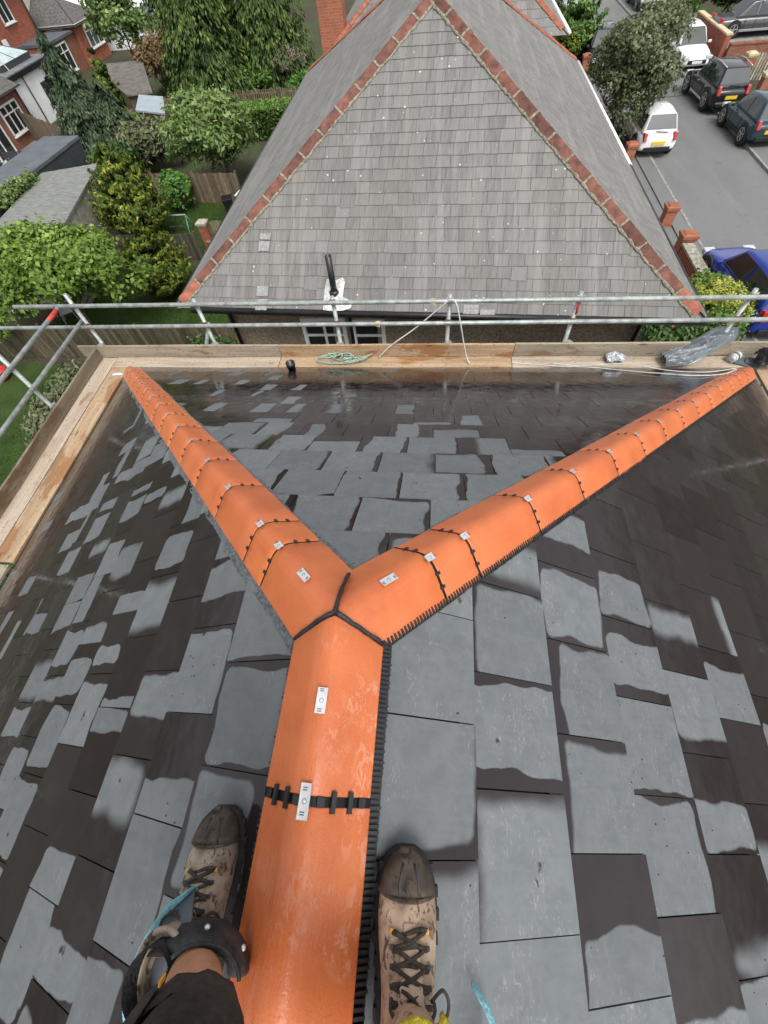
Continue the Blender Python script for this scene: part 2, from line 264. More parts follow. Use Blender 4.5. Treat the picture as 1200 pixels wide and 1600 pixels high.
MS = dict(
    slate=mat_new_slate(), old=mat_old_slate(), tile=mat_terracotta(),
    underlay=M('roof_underlay', (.014, .013, .013), .6, .2),
    blackp=M('black_plastic', (.016, .016, .017), .38, .25, 30, spec=.5),
    sealant=M('black_sealant', (.02, .02, .022), .42, .3, 40, .5, 90),
    lead=M('grey_flexible_strip', (.105, .118, .125), .5, .35, 60, .9, 140, spec=.5),
    clip=M('stainless_clip', (.72, .73, .73), .3, .08, 40, metal=.75),
    clipdark=M('clip_marking', (.09, .09, .09), .5, .1),
    tube=M('galvanised_tube', (.34, .37, .35), .45, .25, 9, metal=.3, spec=.5),
    coupler=M('coupler_steel', (.34, .35, .34), .5, .35, 30, metal=.5, col2=(.5, .5, .48)),
    rust=M('rusty_coupler', (.13, .045, .028), .7, .4, 40), redp=M('red_paint', (.50, .05, .04), .45, .25, 30),
    board=mat_wood('scaffold_board_wood', (.40, .315, .235), (.52, .44, .345), (.30, .17, .09), .56),
    boardw=mat_wood('wet_scaffold_board_wood', (.38, .255, .15), (.50, .37, .245), (.29, .125, .04), .50),
    toe=mat_wood('toe_board_wood', (.29, .24, .175), (.40, .345, .265), (.20, .10, .04), .58),
    toed=mat_wood('brown_toe_board_wood', (.175, .135, .092), (.26, .21, .15), (.12, .066, .034), .52),
    redtile=M('old_red_hip_tile', (.115, .046, .034), .75, .3, 7, .4, 60, col2=(.205, .080, .056), objvar=.22),
    redtile2=M('newer_orange_hip_tile', (.29, .095, .052), .7, .25, 9, .3, 60),
    mortar=M('lichened_mortar', (.20, .18, .135), .95, .35, 26, .9, 50, col2=(.36, .33, .25)),
    pebble=mat_pebble(), brick=mat_brick('red_brick', (.26, .062, .035), (.36, .10, .055), (.36, .31, .26)),
    brick2=mat_brick('brown_brick', (.20, .075, .045), (.29, .11, .065), (.30, .27, .23)),
    brick3=mat_brick('orange_brick', (.31, .098, .052), (.37, .13, .07), (.34, .29, .24)),
    white=M('white_paint', (.74, .74, .72), .45, .06, 5), upvc=M('white_frame', (.76, .77, .76), .3, .04, 5),
    cream=M('cream_render', (.58, .53, .42), .85, .1, 2), wrender=M('white_render', (.76, .77, .77), .8, .06, 2),
    glass=M('dark_window_glass', (.018, .023, .025), .04, .2, 2, spec=.8), glassl=M('pale_roof_glass', (.42, .50, .50), .05, .15, 1.2, spec=.9),
    gutter=M('black_gutter', (.014, .014, .015), .35, .3, 12), darkgrey=M('dark_grey_trim', (.045, .05, .055), .45, .2, 8),
    flash=M('bright_flashing', (.52, .53, .52), .45, .22, 24, .7, 30, metal=.2),
    asphalt=mat_asphalt(), pave=M('concrete_pavement', (.22, .215, .20), .85, .2, 3, .3, 40), kerb=M('kerb_stone', (.24, .235, .215), .85, .2, 6, .3, 50),
    lawn=mat_grass_sheet(), soil=mat_soil(),
    felt=M('grey_roof_felt', (.15, .16, .162), .8, .22, 2.2, .5, 90), feltd=M('slate_grey_flat_roof', (.095, .108, .118), .6, .15, 1.5, .2, 60),
    felto=M('old_mossy_roof_felt', (.19, .195, .18), .85, .28, 3, .5, 70, stretch=(1, 6, 1)), feltb=M('brown_weathered_sheeting', (.125, .115, .098), .85, .25, 2.5, .4, 60),
    bluegrey=M('blue_grey_shed_roof', (.30, .35, .38), .5, .1, 2), ctile=M('brown_concrete_tile', (.105, .098, .092), .85, .3, 6, .5, 40),
    fence=M('weathered_fence', (.155, .118, .078), .9, .3, 5, .3, 60, stretch=(6, 6, 1), objvar=.35), fenced=M('dark_fence', (.075, .062, .045), .9, .3, 5, .3, 60, stretch=(6, 6, 1), objvar=.35),
    fenceb=M('dark_brown_fence', (.085, .070, .042), .9, .3, 5, .3, 60, stretch=(6, 6, 1), objvar=.5),
    fenceg=M('green_tinged_fence', (.15, .145, .085), .9, .3, 5, .3, 60, stretch=(6, 6, 1), objvar=.35), pick=M('silvered_picket', (.34, .32, .26), .9, .25, 6, .3, 60, objvar=.35),
    bark=M('bark', (.085, .065, .045), .95, .35, 14, .8, 30, stretch=(3, 3, .6)),
    rubber=M('black_rubber', (.020, .021, .023), .55, .35, 24, .35, 80, col2=(.055, .058, .062)), sole=M('boot_sole', (.022, .019, .017), .8, .3, 40, .4, 80),
    suede_l=mat_boot('muddy_suede_left', (.40, .335, .26), (.27, .215, .155), (.060, .046, .035)), suede_r=mat_boot('muddy_suede_right', (.52, .385, .285), (.37, .26, .18), (.085, .057, .040)),
    toecap=mat_boot('scuffed_toe_cap', (.060, .050, .040), (.125, .096, .070), (.026, .022, .019)), lace=M('muddy_lace', (.050, .040, .032), .9, .35, 80, .5, 200),
    yellow=M('yellow_boot_lining', (.50, .40, .035), .9, .25, 60, .8, 180), sock=M('dark_wool_sock', (.030, .031, .034), .95, .35, 90, 1.0, 160),
    orange=M('orange_eyelet', (.62, .27, .03), .5, .2, 60), shorts=M('brown_grey_work_shorts', (.040, .033, .028), .92, .35, 9, .6, 220), skin=mat_skin(),
    cyan=M('sky_blue_foam', (.19, .47, .56), .75, .2, 40, .6, 120, col2=(.28, .56, .63)), shirt=M('dark_work_shirt', (.03, .032, .036), .9, .3, 12, .4, 120), hair=M('short_brown_hair', (.04, .027, .018), .7, .3, 80, .6, 200),
    ropem=M('pale_green_rope', (.30, .40, .32), .8, .3, 70, .6, 160), cable=M('grey_white_cable', (.58, .58, .55), .5, .12, 20),
    poly=M('grey_polythene', (.115, .135, .150), .3, .22, 5, spec=.6), foil=M('silver_wrapper', (.52, .56, .58), .3, .25, 12, metal=.4), bag=M('black_bag', (.015, .015, .016), .35, .3, 20),
    white_plastic=M('white_plastic', (.62, .64, .65), .45, .08, 6), red_plastic=M('red_plastic', (.42, .025, .03), .4, .2, 8), greenm=M('green_metal', (.13, .30, .25), .45, .2, 12),
    yell_cloth=M('yellow_cloth', (.62, .50, .13), .9, .12, 8), navy=M('navy_cloth', (.02, .025, .05), .9, .2, 8), peach=M('peach_cloth', (.50, .30, .20), .9, .2, 8),
    tyre=M('tyre', (.014, .014, .014), .75, .3, 20), alloy=M('alloy_rim', (.40, .41, .42), .35, .15, 20, metal=.6), rim_gap=M('dark_rim_gap', (.012, .012, .012), .6, .2),
    plate_y=M('yellow_plate', (.70, .48, .03), .4, .1, 30), plate_w=M('white_plate', (.7, .7, .68), .4, .1, 30), tail=M('red_lamp', (.38, .015, .02), .18, .2, 20, spec=.7), head=M('clear_lamp', (.50, .53, .55), .12, .2, 20, spec=.8), chrome=M('chrome_trim', (.62, .63, .64), .22, .1, 20, metal=.8),
    stonecap=M('cream_coping', (.56, .47, .29), .85, .15, 8), stonelich=M('lichened_coping', (.34, .31, .24), .95, .35, 12, .8, 40, col2=(.46, .45, .36)),
    leadc=M('pot', (.30, .10, .06), .8, .2),
)
LEAF = dict(
    apple=mat_leaf('apple_leaf', (0.037, 0.077, 0.012), (0.127, 0.212, 0.031), (0.318, 0.438, 0.092)),
    laurel=mat_leaf('laurel_leaf', (0.037, 0.077, 0.018), (0.143, 0.220, 0.060), (0.383, 0.476, 0.185)),
    street=mat_leaf('grey_green_leaf', (0.035, 0.053, 0.024), (0.108, 0.139, 0.065), (0.277, 0.292, 0.161)),
    gold=mat_leaf('golden_conifer', (.018, .042, .008), (.078, .122, .014), (.34, .35, .040), .7, .12),
    spruce=mat_leaf('spruce_needles', (0.017, 0.033, 0.017), (0.060, 0.094, 0.046), (0.163, 0.199, 0.101), .7, .08),
    cypress=mat_leaf('cypress_spray', (0.015, 0.035, 0.008), (0.060, 0.103, 0.022), (0.180, 0.228, 0.054), .7, .1),
    brown=mat_leaf('browned_leaf', (.075, .050, .022), (.165, .110, .048), (.26, .19, .085), .7, .1),
    hedge=mat_leaf('hedge_leaf', (0.030, 0.066, 0.013), (0.083, 0.163, 0.029), (0.170, 0.292, 0.054)),
    dull=mat_leaf('dull_shrub_leaf', (0.037, 0.050, 0.024), (0.113, 0.131, 0.064), (0.228, 0.238, 0.131), .7, .15),
    deep=mat_leaf('deep_green_leaf', (0.017, 0.037, 0.011), (0.052, 0.102, 0.025), (0.131, 0.215, 0.061)),
    round=mat_leaf('bright_shrub_leaf', (0.035, 0.094, 0.020), (0.097, 0.227, 0.042), (0.196, 0.368, 0.084)),
    hydr=mat_leaf('yellow_green_flower', (.16, .20, .02), (.34, .38, .06), (.55, .55, .17), .7, .2),
    red=mat_leaf('coral_petal', (.40, .06, .03), (.55, .12, .06), (.62, .25, .15), .6, .2), pale=mat_leaf('grey_twig', (.12, .11, .075), (.22, .20, .14), (.33, .31, .23), .8, .1),
    grass=mat_leaf('grass_blade', (.030, .065, .011), (.058, .112, .020), (.095, .155, .034), .6, .25),
)

# ------------------------------------------------------------------ mesh helpers
class B:
    """collects geometry for ONE mesh object"""
    def __init__(s): s.v = []; s.f = []; s.m = []; s.at = {}
    def add(s, vs, fs, m=0, **at):
        k = len(s.v); s.v += [tuple(x) for x in vs]; s.f += [tuple(i + k for i in f) for f in fs]; s.m += [m] * len(fs)
        for a, val in at.items():
            L = s.at.setdefault(a, []); L += [(0, 0, 0)] * (k - len(L)); L += val if isinstance(val, list) else [val] * len(vs)
        return s
    def box(s, c, d, m=0, rot=None, taper=1.0):
        x, y, z = d[0] / 2, d[1] / 2, d[2] / 2; c = Vector(c)
        vs = [Vector((a * x * (taper if e > 0 else 1), b * y * (taper if e > 0 else 1), e * z)) for e in (-1, 1) for a, b in ((-1, -1), (1, -1), (1, 1), (-1, 1))]
        if rot is not None: vs = [rot @ q for q in vs]
        return s.add([q + c for q in vs], [(3, 2, 1, 0), (4, 5, 6, 7), (0, 1, 5, 4), (1, 2, 6, 5), (2, 3, 7, 6), (3, 0, 4, 7)], m)
    def quad(s, a, b, c, d, m=0): return s.add([a, b, c, d], [(0, 1, 2, 3)], m)
    def tube(s, pts, r, n=8, m=0, cap=True, flat=1.0):
        pts = [Vector(p) for p in pts]; rs = r if isinstance(r, (list, tuple)) else [r] * len(pts); k = len(pts); vs = []
        ref = None
        for i, p in enumerate(pts):
            t = (pts[min(i + 1, k - 1)] - pts[max(i - 1, 0)])
            t = t.normalized() if t.length > 1e-9 else Vector((0, 0, 1))
            if ref is None: ref = t.orthogonal().normalized()
            ref = (ref - t * ref.dot(t)); ref = ref.normalized() if ref.length > 1e-6 else t.orthogonal().normalized(); bi = t.cross(ref)
            for j in range(n):
                a = 2 * math.pi * j / n; vs.append(p + (ref * math.cos(a) + bi * math.sin(a) * flat) * rs[i])
        fs = [(i * n + j, i * n + (j + 1) % n, (i + 1) * n + (j + 1) % n, (i + 1) * n + j) for i in range(k - 1) for j in range(n)]
        if cap: fs += [tuple(range(n - 1, -1, -1)), tuple((k - 1) * n + j for j in range(n))]
        return s.add(vs, fs, m)
    def rings(s, rings, m=0, cap=True, closed=True):
        n = len(rings[0]); k = len(rings); vs = [p for r in rings for p in r]
        fs = [(i * n + j, i * n + (j + 1) % n, (i + 1) * n + (j + 1) % n, (i + 1) * n + j) for i in range(k - 1) for j in range(n if closed else n - 1)]
        if cap: fs += [tuple(range(n - 1, -1, -1)), tuple((k - 1) * n + j for j in range(n))]
        return s.add(vs, fs, m)
    def mesh(s, name, mats, smooth=False):
        me = bpy.data.meshes.new(name); me.from_pydata(s.v, [], s.f)
        for mt in (mats if isinstance(mats, (list, tuple)) else [mats]): me.materials.append(mt)
        if any(s.m): me.polygons.foreach_set('material_index', s.m)
        if smooth: me.polygons.foreach_set('use_smooth', [True] * len(s.f))
        for a, val in s.at.items():
            val = val + [(0, 0, 0)] * (len(s.v) - len(val))
            at = me.attributes.new(a, 'FLOAT_VECTOR', 'POINT'); at.data.foreach_set('vector', np.array(val, dtype=np.float32).ravel())
        me.update(); return me
    def obj(s, name, mats, parent=None, smooth=False, **kw): return link(name, s.mesh(name, mats, smooth), parent, **kw)
def link(name, me, parent=None, mw=None, auto=None):
    o = bpy.data.objects.new(name, me); COL.objects.link(o)
    if parent is not None: o.parent = parent
    if mw is not None: o.matrix_basis = mw
    if auto:
        md = o.modifiers.new('bevel', 'BEVEL'); md.width = auto; md.segments = 2; md.limit_method = 'ANGLE'; md.angle_limit = R_(35)
    return o
def tag(o, label=None, cat=None, group=None, kind=None):
    if label: o['label'] = label
    if cat: o['category'] = cat
    if group: o['group'] = group
    if kind: o['kind'] = kind
    return o
def empty(name, loc, label, cat, rz=0, group=None):
    o = bpy.data.objects.new(name, None); COL.objects.link(o); o.location = loc; o.rotation_euler = (0, 0, rz); o.empty_display_size = .2
    return tag(o, label, cat, group)
def frame(o, x, y, z):
    return Matrix(((x[0], y[0], z[0], o[0]), (x[1], y[1], z[1], o[1]), (x[2], y[2], z[2], o[2]), (0, 0, 0, 1)))
def project(P):
    d = Vector(P) - CAM; z = -d.dot(CZ)
    if z < .05: return None
    return 600 + FPX * d.dot(CX) / z, 800 - FPX * d.dot(CY) / z, FPX / z
def clip_poly(poly, a, b, c):
    """keep the points with a*u + b*v <= c"""
    out = []
    for i in range(len(poly)):
        p, q = poly[i], poly[(i + 1) % len(poly)]; dp, dq = a * p[0] + b * p[1] - c, a * q[0] + b * q[1] - c
        if dp <= 0: out.append(p)
        if dp * dq < 0: t = dp / (dp - dq); out.append((p[0] + (q[0] - p[0]) * t, p[1] + (q[1] - p[1]) * t))
    return out

# ================================================================== THE SETTING
YL = -1.2                                          # the back gardens lie lower than the street
def ground_z(x):
    t = min(1, max(0, (x + 6.5) / 9.0)); t = t * t * (3 - 2 * t); return YL * (1 - t)
b = B(); xs = [-260, -80, -40, -20, -10, -6.5, -5.5, -4.5, -3.5, -2.5, -1.5, -.5, .5, 1.5, 2.5, 5, 8.4, 30, 80, 260]; ys = [-200, -40, -10, 0, 10, 20, 40, 80, 140, 300]
for x in xs:
    for y in ys: b.v.append((x, y, ground_z(x) - .01))
n = len(ys)
for i in range(len(xs) - 1):
    for j in range(n - 1): b.f.append((i * n + j, (i + 1) * n + j, (i + 1) * n + j + 1, i * n + j + 1)); b.m.append(0)
tag(b.obj('ground', MS['soil']), kind='structure')
def sheet(name, mat, poly, z, mats=None):
    b = B(); b.add([(x, y, z) for x, y in poly], [tuple(range(len(poly)))]); return tag(b.obj(name, mat), kind='structure')
sheet('road', MS['asphalt'], [(9.5, -60), (13.55, -60), (13.55, 140), (9.5, 140)], .004)
def slab(name, mat, x0, x1, y0, y1, z0, z1):
    b = B(); b.box(((x0 + x1) / 2, (y0 + y1) / 2, (z0 + z1) / 2), (x1 - x0, y1 - y0, z1 - z0)); return tag(b.obj(name, mat), kind='structure')
slab('pavement', MS['asphalt'], 8.86, 9.40, -60, 140, -.1, .075)
slab('driveway', MS['asphalt'], 4.7, 8.858, 4, 36, -.1, .03)
slab('pavement', MS['asphalt'], 13.65, 15.3, -60, 140, -.1, .085)
for x0, x1, zz in ((9.40, 9.5, .084), (13.55, 13.65, .094)):
    k = bpy.data.objects.new('kerb', None); COL.objects.link(k); k.location = (x0, 0, 0); tag(k, kind='structure')
    b = B(); b.box((.05, 0, zz / 2 - .05), (.10, .9, zz + .1)); me = b.mesh('kerb_stone', MS['kerb'])
    for i in range(64):
        o = link('kerb_stone', me, k); o.location = (0, -2 + i * .912, random.uniform(-.004, .003))
# darker trench patches and joints across the carriageway
for y0, y1 in ((30.4, 30.5), (40.6, 40.72), (44.2, 44.3)):
    sheet('road_joint', M('tar_joint', (.03, .03, .03), .6), [(9.52, y0), (13.53, y0 + .3), (13.53, y1 + .3), (9.52, y1)], .008)
for nm, poly, z in (('lawn', [(-15.5, 12.3), (-7.2, 11.9), (-7.2, 17.9), (-15.5, 18.2)], YL), ('lawn', [(-16.5, 18.9), (-8.6, 18.8), (-8.6, 24.0), (-16.5, 24.4)], YL),
                    ('lawn', [(-17, -2), (-6.2, -2), (-6.2, 11.0), (-17, 11.3)], YL)):
    sheet(nm, MS['lawn'], poly, z + .006)
sheet('patio', MS['pave'], [(-28.3, 26), (-24.6, 26), (-24.6, 36), (-28.3, 36)], YL + .006)

# ================================================================== OUR HOUSE
TP = math.tan(R_(32.3)); CS, SN = math.cos(R_(32.3)), math.sin(R_(32.3)); ZR = 7.185; EAVE = 4.377; VE = EAVE / CS
house = empty('house', (0, 0, 0), 'house underfoot with new dark grey slate roof and orange ridge tiles', 'house')
SL = {'R': (Vector((CS, 0, -SN)), Vector((0, 1, 0)), Vector((SN, 0, CS))), 'L': (Vector((-CS, 0, -SN)), Vector((0, 1, 0)), Vector((-SN, 0, CS))), 'F': (Vector((0, CS, -SN)), Vector((1, 0, 0)), Vector((0, SN, CS)))}
APEX = Vector((0, 0, ZR))
YB = -7.0
def dryness(s, u, v):
    """how much of the rain has dried off, 0..1, by place on the roof"""
    sm = lambda a, b, x: max(0, min(1, (x - a) / (b - a)))
    if s == 'R':
        d = 1.12 - .27 * sm(.75, 1.1, v) - .36 * sm(1.3, 2.1, v) - .5 * sm(2.1, 2.9, v) - .80 * sm(.10, .8, u - .10 * v); return d + (.45 if v < .62 and u < .7 else 0)
    if s == 'L':
        d = 1.0 - .42 * sm(.4, .75, v) - .42 * sm(2.3, 3.8, v) - .06 * sm(.4, 2.2, u); return d + (.12 if u < -.6 and v < 1.3 else 0)
    d = 1.06 - .60 * sm(1.25, 2.1, v) - .36 * sm(2.1, 3.0, v) - .6 * sm(.45, 1.2, u) * sm(.6, 1.3, v) + .12 * sm(-.6, -1.6, u); return d
def slate_data():
    out = []
    for s, g, w, off, base in (('R', .36, .332, -.235, .50), ('L', .301, .308, -.12, .50), ('F', (VE - .5) / 14, .325, -.208, .50)):
        k = 0; tail = base
        while tail < VE + .02:
            umin = YB if s != 'F' else -tail * CS - .4; umax = tail * CS + .4
            sh = off + (w / 2 if k % 2 else 0) + random.uniform(-.012, .012)
            j0 = math.floor((umin - sh) / w); j1 = math.ceil((umax - sh) / w)
            for j in range(j0, j1 + 1):
                jw = random.uniform(-.0006, .0006); dt = random.uniform(-.002, .002)
                u0, u1 = sh + j * w + .0019 + jw, sh + (j + 1) * w - .0019 + jw; v0, v1 = tail - g - .05, tail + dt
                poly = clip_poly([(u0, v0), (u1, v0), (u1, v1), (u0, v1)], 0, -1, -.02)
                hip = .035
                if s == 'F': poly = clip_poly(clip_poly(poly, 1, -CS, -hip), -1, -CS, -hip)
                else: poly = clip_poly(clip_poly(poly, 1, -CS, -hip), -1, 0, -YB)
                if len(poly) < 3: continue
                ar = abs(sum(poly[i][0] * poly[(i + 1) % len(poly)][1] - poly[(i + 1) % len(poly)][0] * poly[i][1] for i in range(len(poly)))) / 2
                if ar < .004: continue
                out.append((s, poly, (u0 + u1) / 2, (v1 - g / 2), w, g, v0, v1))
            tail += g; k += 1
    return out
def add_slate(bb, s, poly, uc, vc, w, g, v0, v1):
    d, a, nrm = SL[s]; r = random.random(); top = []; tilt = random.uniform(-.002, .002)
    def P(u, v, h): return APEX + d * v + a * u + nrm * h
    hh = lambda u, v: .003 + .012 * (v - v0) / (v1 - v0) + tilt * (u - uc) / w
    up = [P(u, v, hh(u, v)) for u, v in poly]; lo = [P(u, v, hh(u, v) - .009) for u, v in poly]; n = len(poly)
    suv = [(u - uc, v - vc, 0) for u, v in poly]
    x = dryness(s, uc, vc) + random.uniform(-.33, .33); hx, hy = w / 2, g / 2
    soft = random.choice((.0025, .003, .004, .006, .010, .030))
    # window of the slate that has dried: left, right, upper, lower limits, in metres from the slate's middle
    if x > .98: L_, R2, U, D = -hx - random.choice((.1, .1, -.015)), hx + random.choice((.1, -.012, -.025)), -hy - random.choice((.1, .1, -.03)), hy + random.choice((.1, .1, .1, -.018))
    elif x > .38:
        f = min(1, (x - .38) / .60); L_ = -hx - random.choice((.1, .1, -.012)); R2 = hx + random.choice((.1, -.012, -.025)); U = -hy - random.choice((.1, -.015, -.035)); D = hy + random.choice((.1, .1, -.015)); cut = (1 - f) * random.uniform(.35, .9) + random.uniform(.02, .10)
        if random.random() < .78:
            if random.random() < .72: R2 = hx - cut * w
            else: L_ = -hx + cut * w
            if random.random() < .25: L_ = max(L_, -hx + .05)
        elif random.random() < .5: U = -hy + cut * g
        else: D = hy - cut * g
    else: L_, R2, U, D = 2, 2.01, 2, 2.01; soft = .02
    bc = ((L_ + R2) / 2, (U + D) / 2, r); bh = (max(.001, (R2 - L_) / 2 - .028), max(.001, (D - U) / 2 - .028), 0)
    suv = [(p[0], p[1], soft) for p in suv]
    bb.add(up + lo, [tuple(range(n)) if s != 'L' and s != 'F' else tuple(range(n))] + [(i, i + n, (i + 1) % n + n, (i + 1) % n) for i in range(n)], 0, suv=suv + suv, bc=bc, bh=bh)
slopes = {}
for s in 'RLF':
    d, a, nrm = SL[s]; b = B(); o0 = APEX - nrm * .012
    if s == 'F': b.add([o0, o0 + d * VE - a * EAVE, o0 + d * VE + a * EAVE], [(0, 1, 2)])
    else: b.add([o0 + a * YB, o0 + d * VE + a * YB, o0 + d * VE + a * EAVE, o0], [(0, 1, 2, 3)])
    slopes[s] = b.obj('roof_slope', MS['underlay'], house)
sl = []
for rec in slate_data():
    d, a, nrm = SL[rec[0]]; P = APEX + d * rec[3] + a * rec[2]; q = project(P)
    vis = q is not None and -60 < q[0] < 1260 and 540 < q[1] < 1680
    view = (CAM - P).normalized().dot(nrm)
    sl.append((-(q[2] ** 2 * max(.02, view)) if vis else 1e3, rec))
sl.sort(key=lambda t: t[0])
rest = B()
for i, (sz, rec) in enumerate(sl):
    if i < 300: b = B(); add_slate(b, *rec); b.obj('slate', MS['slate'], slopes[rec[0]])
    else: add_slate(rest, *rec)
tag(rest.obj('distant_slates', MS['slate'], house), kind='stuff')
# walls, fascia, gutter boards below the eaves
b = B(); b.box((0, (YB + 4.05) / 2, 1.6), (8.1, 4.05 - YB, 5.55)); b.obj('wall', MS['pebble'], house)
b = B(); b.box((0, 4.33, 4.30), (8.7, .03, .16)); b.box((-4.33, (YB + 4.3) / 2, 4.30), (.03, 4.3 - YB, .16)); b.box((4.33, (YB + 4.3) / 2, 4.30), (.03, 4.3 - YB, .16)); b.obj('fascia', MS['gutter'], house)
b = B(); b.tube([(-4.4, 4.415, 4.33), (4.4, 4.415, 4.33)], .045, 10); b.tube([(-4.415, YB, 4.33), (-4.415, 4.4, 4.33)], .045, 10); b.tube([(4.415, YB, 4.33), (4.415, 4.4, 4.33)], .045, 10); b.obj('gutter', MS['gutter'], house, True)
b = B(); e = APEX + Vector((0, YB, -.02)); b.add([e, e + SL['L'][0] * VE, e + SL['R'][0] * VE], [(0, 1, 2)]); b.obj('gable_wall', MS['brick'], house)
# soil vent terminal poking out by the eave
b = B(); zb = ZR - 4.2 * TP
prof = [(.052, -.05), (.052, .10), (.064, .10), (.064, .155), (.054, .155), (.054, .06)]
b.rings([[(-1.72 + r * math.cos(a), 4.2 + r * math.sin(a), zb + z) for a in [2 * math.pi * j / 20 for j in range(20)]] for r, z in prof], cap=True); b.obj('vent_pipe', MS['blackp'], house, True)

# ---- ridge and hip tiles
def tprofile(hw, drop):
    pts = []
    for t in (-1, -.97, -.7, -.5, -.36, -.22, -.1, 0, .1, .22, .36, .5, .7, .97, 1):
        a = abs(t); h = drop * (a ** 1.0 - .0) if a > .36 else None
        k = .36; y = -(drop / (1 - k / 2)) * ((a - k / 2) if a > k else a * a / (2 * k))
        pts.append((t * hw, y))
    return pts
TH = .014
def tile_mesh(prof, a0, a1, m0=None, flare=0.0):
    """tile running along local +y from a0 to a1; m0 = (cot left, cot right) mitre at the near end"""
    b = B(); n = len(prof); rings = []
    def start(x): return a0 + (abs(x) * (m0[0] if x < 0 else m0[1]) if m0 else 0)
    outer = [(x, h) for x, h in prof]; inner = [(x * .985, h - TH) for x, h in reversed(prof)]
    sec = outer + inner; k = 5; rr = []
    for i in range(k):
        t = i / (k - 1)
        rr.append([(x, start(x) * (1 - t) + a1 * t, h) for x, h in sec])
    b.rings(rr, 0, True, True); return b
def along(prof, y0, y1, lift, wid_from=-1, wid_to=1):
    b = B(); sec = [(x, h + lift) for x, h in prof] + [(x, h - .004) for x, h in reversed(prof)]
    b.rings([[(x * 1.004, y0, h) for x, h in sec], [(x * 1.004, y1, h) for x, h in sec]], 0); return b
def on_profile(prof, x):
    for (xa, ha), (xb, hb) in zip(prof, prof[1:]):
        if xa <= x <= xb: t = (x - xa) / (xb - xa); return ha + (hb - ha) * t, math.atan2(hb - ha, xb - xa)
    return prof[-1][1], 0
def lug(b, prof, x, y, sx, sy, sz, m=0):
    h, an = on_profile(prof, x); rot = Matrix.Rotation(-an, 3, 'Y'); b.box(Vector((x, y, h)) + rot @ Vector((0, 0, sz / 2)), (sx, sy, sz), m, rot)
def clip_part(prof, y, parent, ln=.072, x=0.0):
    b = B(); h, an = on_profile(prof, x); rot = Matrix.Rotation(-an, 3, 'Y'); o = Vector((x, y, h + .0085))
    b.box(o, (.026, ln, .003), 0, rot); b.box(o + rot @ Vector((.0118, 0, .0015)), (.003, ln, .003), 0, rot); b.box(o + rot @ Vector((-.0118, 0, .0015)), (.003, ln, .003), 0, rot)
    c = B(); n = 14; ring = lambda r, z: [o + rot @ Vector((r * math.cos(2 * math.pi * j / n), r * math.sin(2 * math.pi * j / n), z)) for j in range(n)]
    b.rings([ring(.0028, .001), ring(.0028, .0026), ring(.0018, .003)], 0)
    cl = b.obj('clip', MS['clip'], parent, auto=None)
    c.rings([ring(.0058, .0016), ring(.0058, .0019), ring(.0046, .0019), ring(.0046, .0016)], 0, False)
    for q in (-.027, -.022, .021, .026): c.box(o + rot @ Vector((.002, q, .0018)), (.011, .0022, .0008), 0, rot)
    c.obj('clip_mark', MS['clipdark'], parent)
def run_tiles(origin, direc, up, hw, drop, joints, cots, name, end):
    y = direc.normalized(); z = (up - y * up.dot(y)).normalized(); x = y.cross(z); base = frame(origin, x, y, z); prof = tprofile(hw, drop)
    edges = [0.0] + joints + [end]
    for i in range(len(edges) - 1):
        a0, a1 = edges[i], edges[i + 1]
        gg = .0105 if cots[0] == cots[1] else .006; g0 = .007 if i == 0 else gg; g1 = gg if i < len(edges) - 2 else 0
        if i == 0: b = tile_mesh(prof, a0 + g0, a1 - g1, cots)
        else: b = tile_mesh(prof, 0, (a1 - g1) - (a0 + g0))
        sh = Vector((0, 0, 0)) if i == 0 else Vector((random.uniform(-.002, .002), a0 + g0, random.uniform(-.0015, .0015)))
        t = b.obj(name, MS['tile'], house, True, mw=base @ Matrix.Translation(sh), auto=.004)
        if i == 0: clip_part(prof, a0 + (.235 if hw < .1445 and cots[0] == cots[1] else .215), t, .062)
        if i < len(edges) - 2:
            yy = a1 - sh.y; near = cots[0] == cots[1]; hw2 = .0115 if near else .0065; s_ = along(prof, yy - hw2, yy + hw2, -.004)
            for fx in (-.66, -.40, .40, .68): lug(s_, prof, fx * hw, yy, .013 if near else .011, .044 if near else .022, .007 if near else .005)
            if near:
                for fx in (-.86, -.22, .2, .86): lug(s_, prof, fx * hw, yy, .02, .02, .002)
            s_.obj('joint_seal', MS['blackp'], t)
            clip_part(prof, yy, t,   .072 if near else .038, random.uniform(-.006, .006))
    return base, prof
CROWN = Vector((0, 0, 7.24)); HLEN = 4.3 * math.sqrt(2 + (2.7186 / 4.3) ** 2)
hipd = {s: Vector((s * 4.3, 4.3, -2.7186)).normalized() for s in (-1, 1)}
UPV = Vector((0, 0, 1)); hc = math.sqrt(2 / (2 + (2.7186 / 4.3) ** 2))
rb, rp = run_tiles(CROWN, Vector((0, -1, 0)), UPV, .139, .106, [.452 + .465 * i for i in range(13)], (.414, .414), 'ridge_tile', 6.9)
frames = {}
for s, jl in ((1, [.41, .615]), (-1, [.44, .645])):
    js = jl + [jl[1] + .468 * (i + 1) for i in range(12)]; js = [j for j in js if j < HLEN - .15]
    cot = (1.0, .414) if s > 0 else (.414, 1.0)      # left/right of the running direction
    frames[s] = run_tiles(CROWN, hipd[s], UPV, .145, .092, js, (cot[0] / hc, cot[1] / hc), 'hip_tile', HLEN + .03)
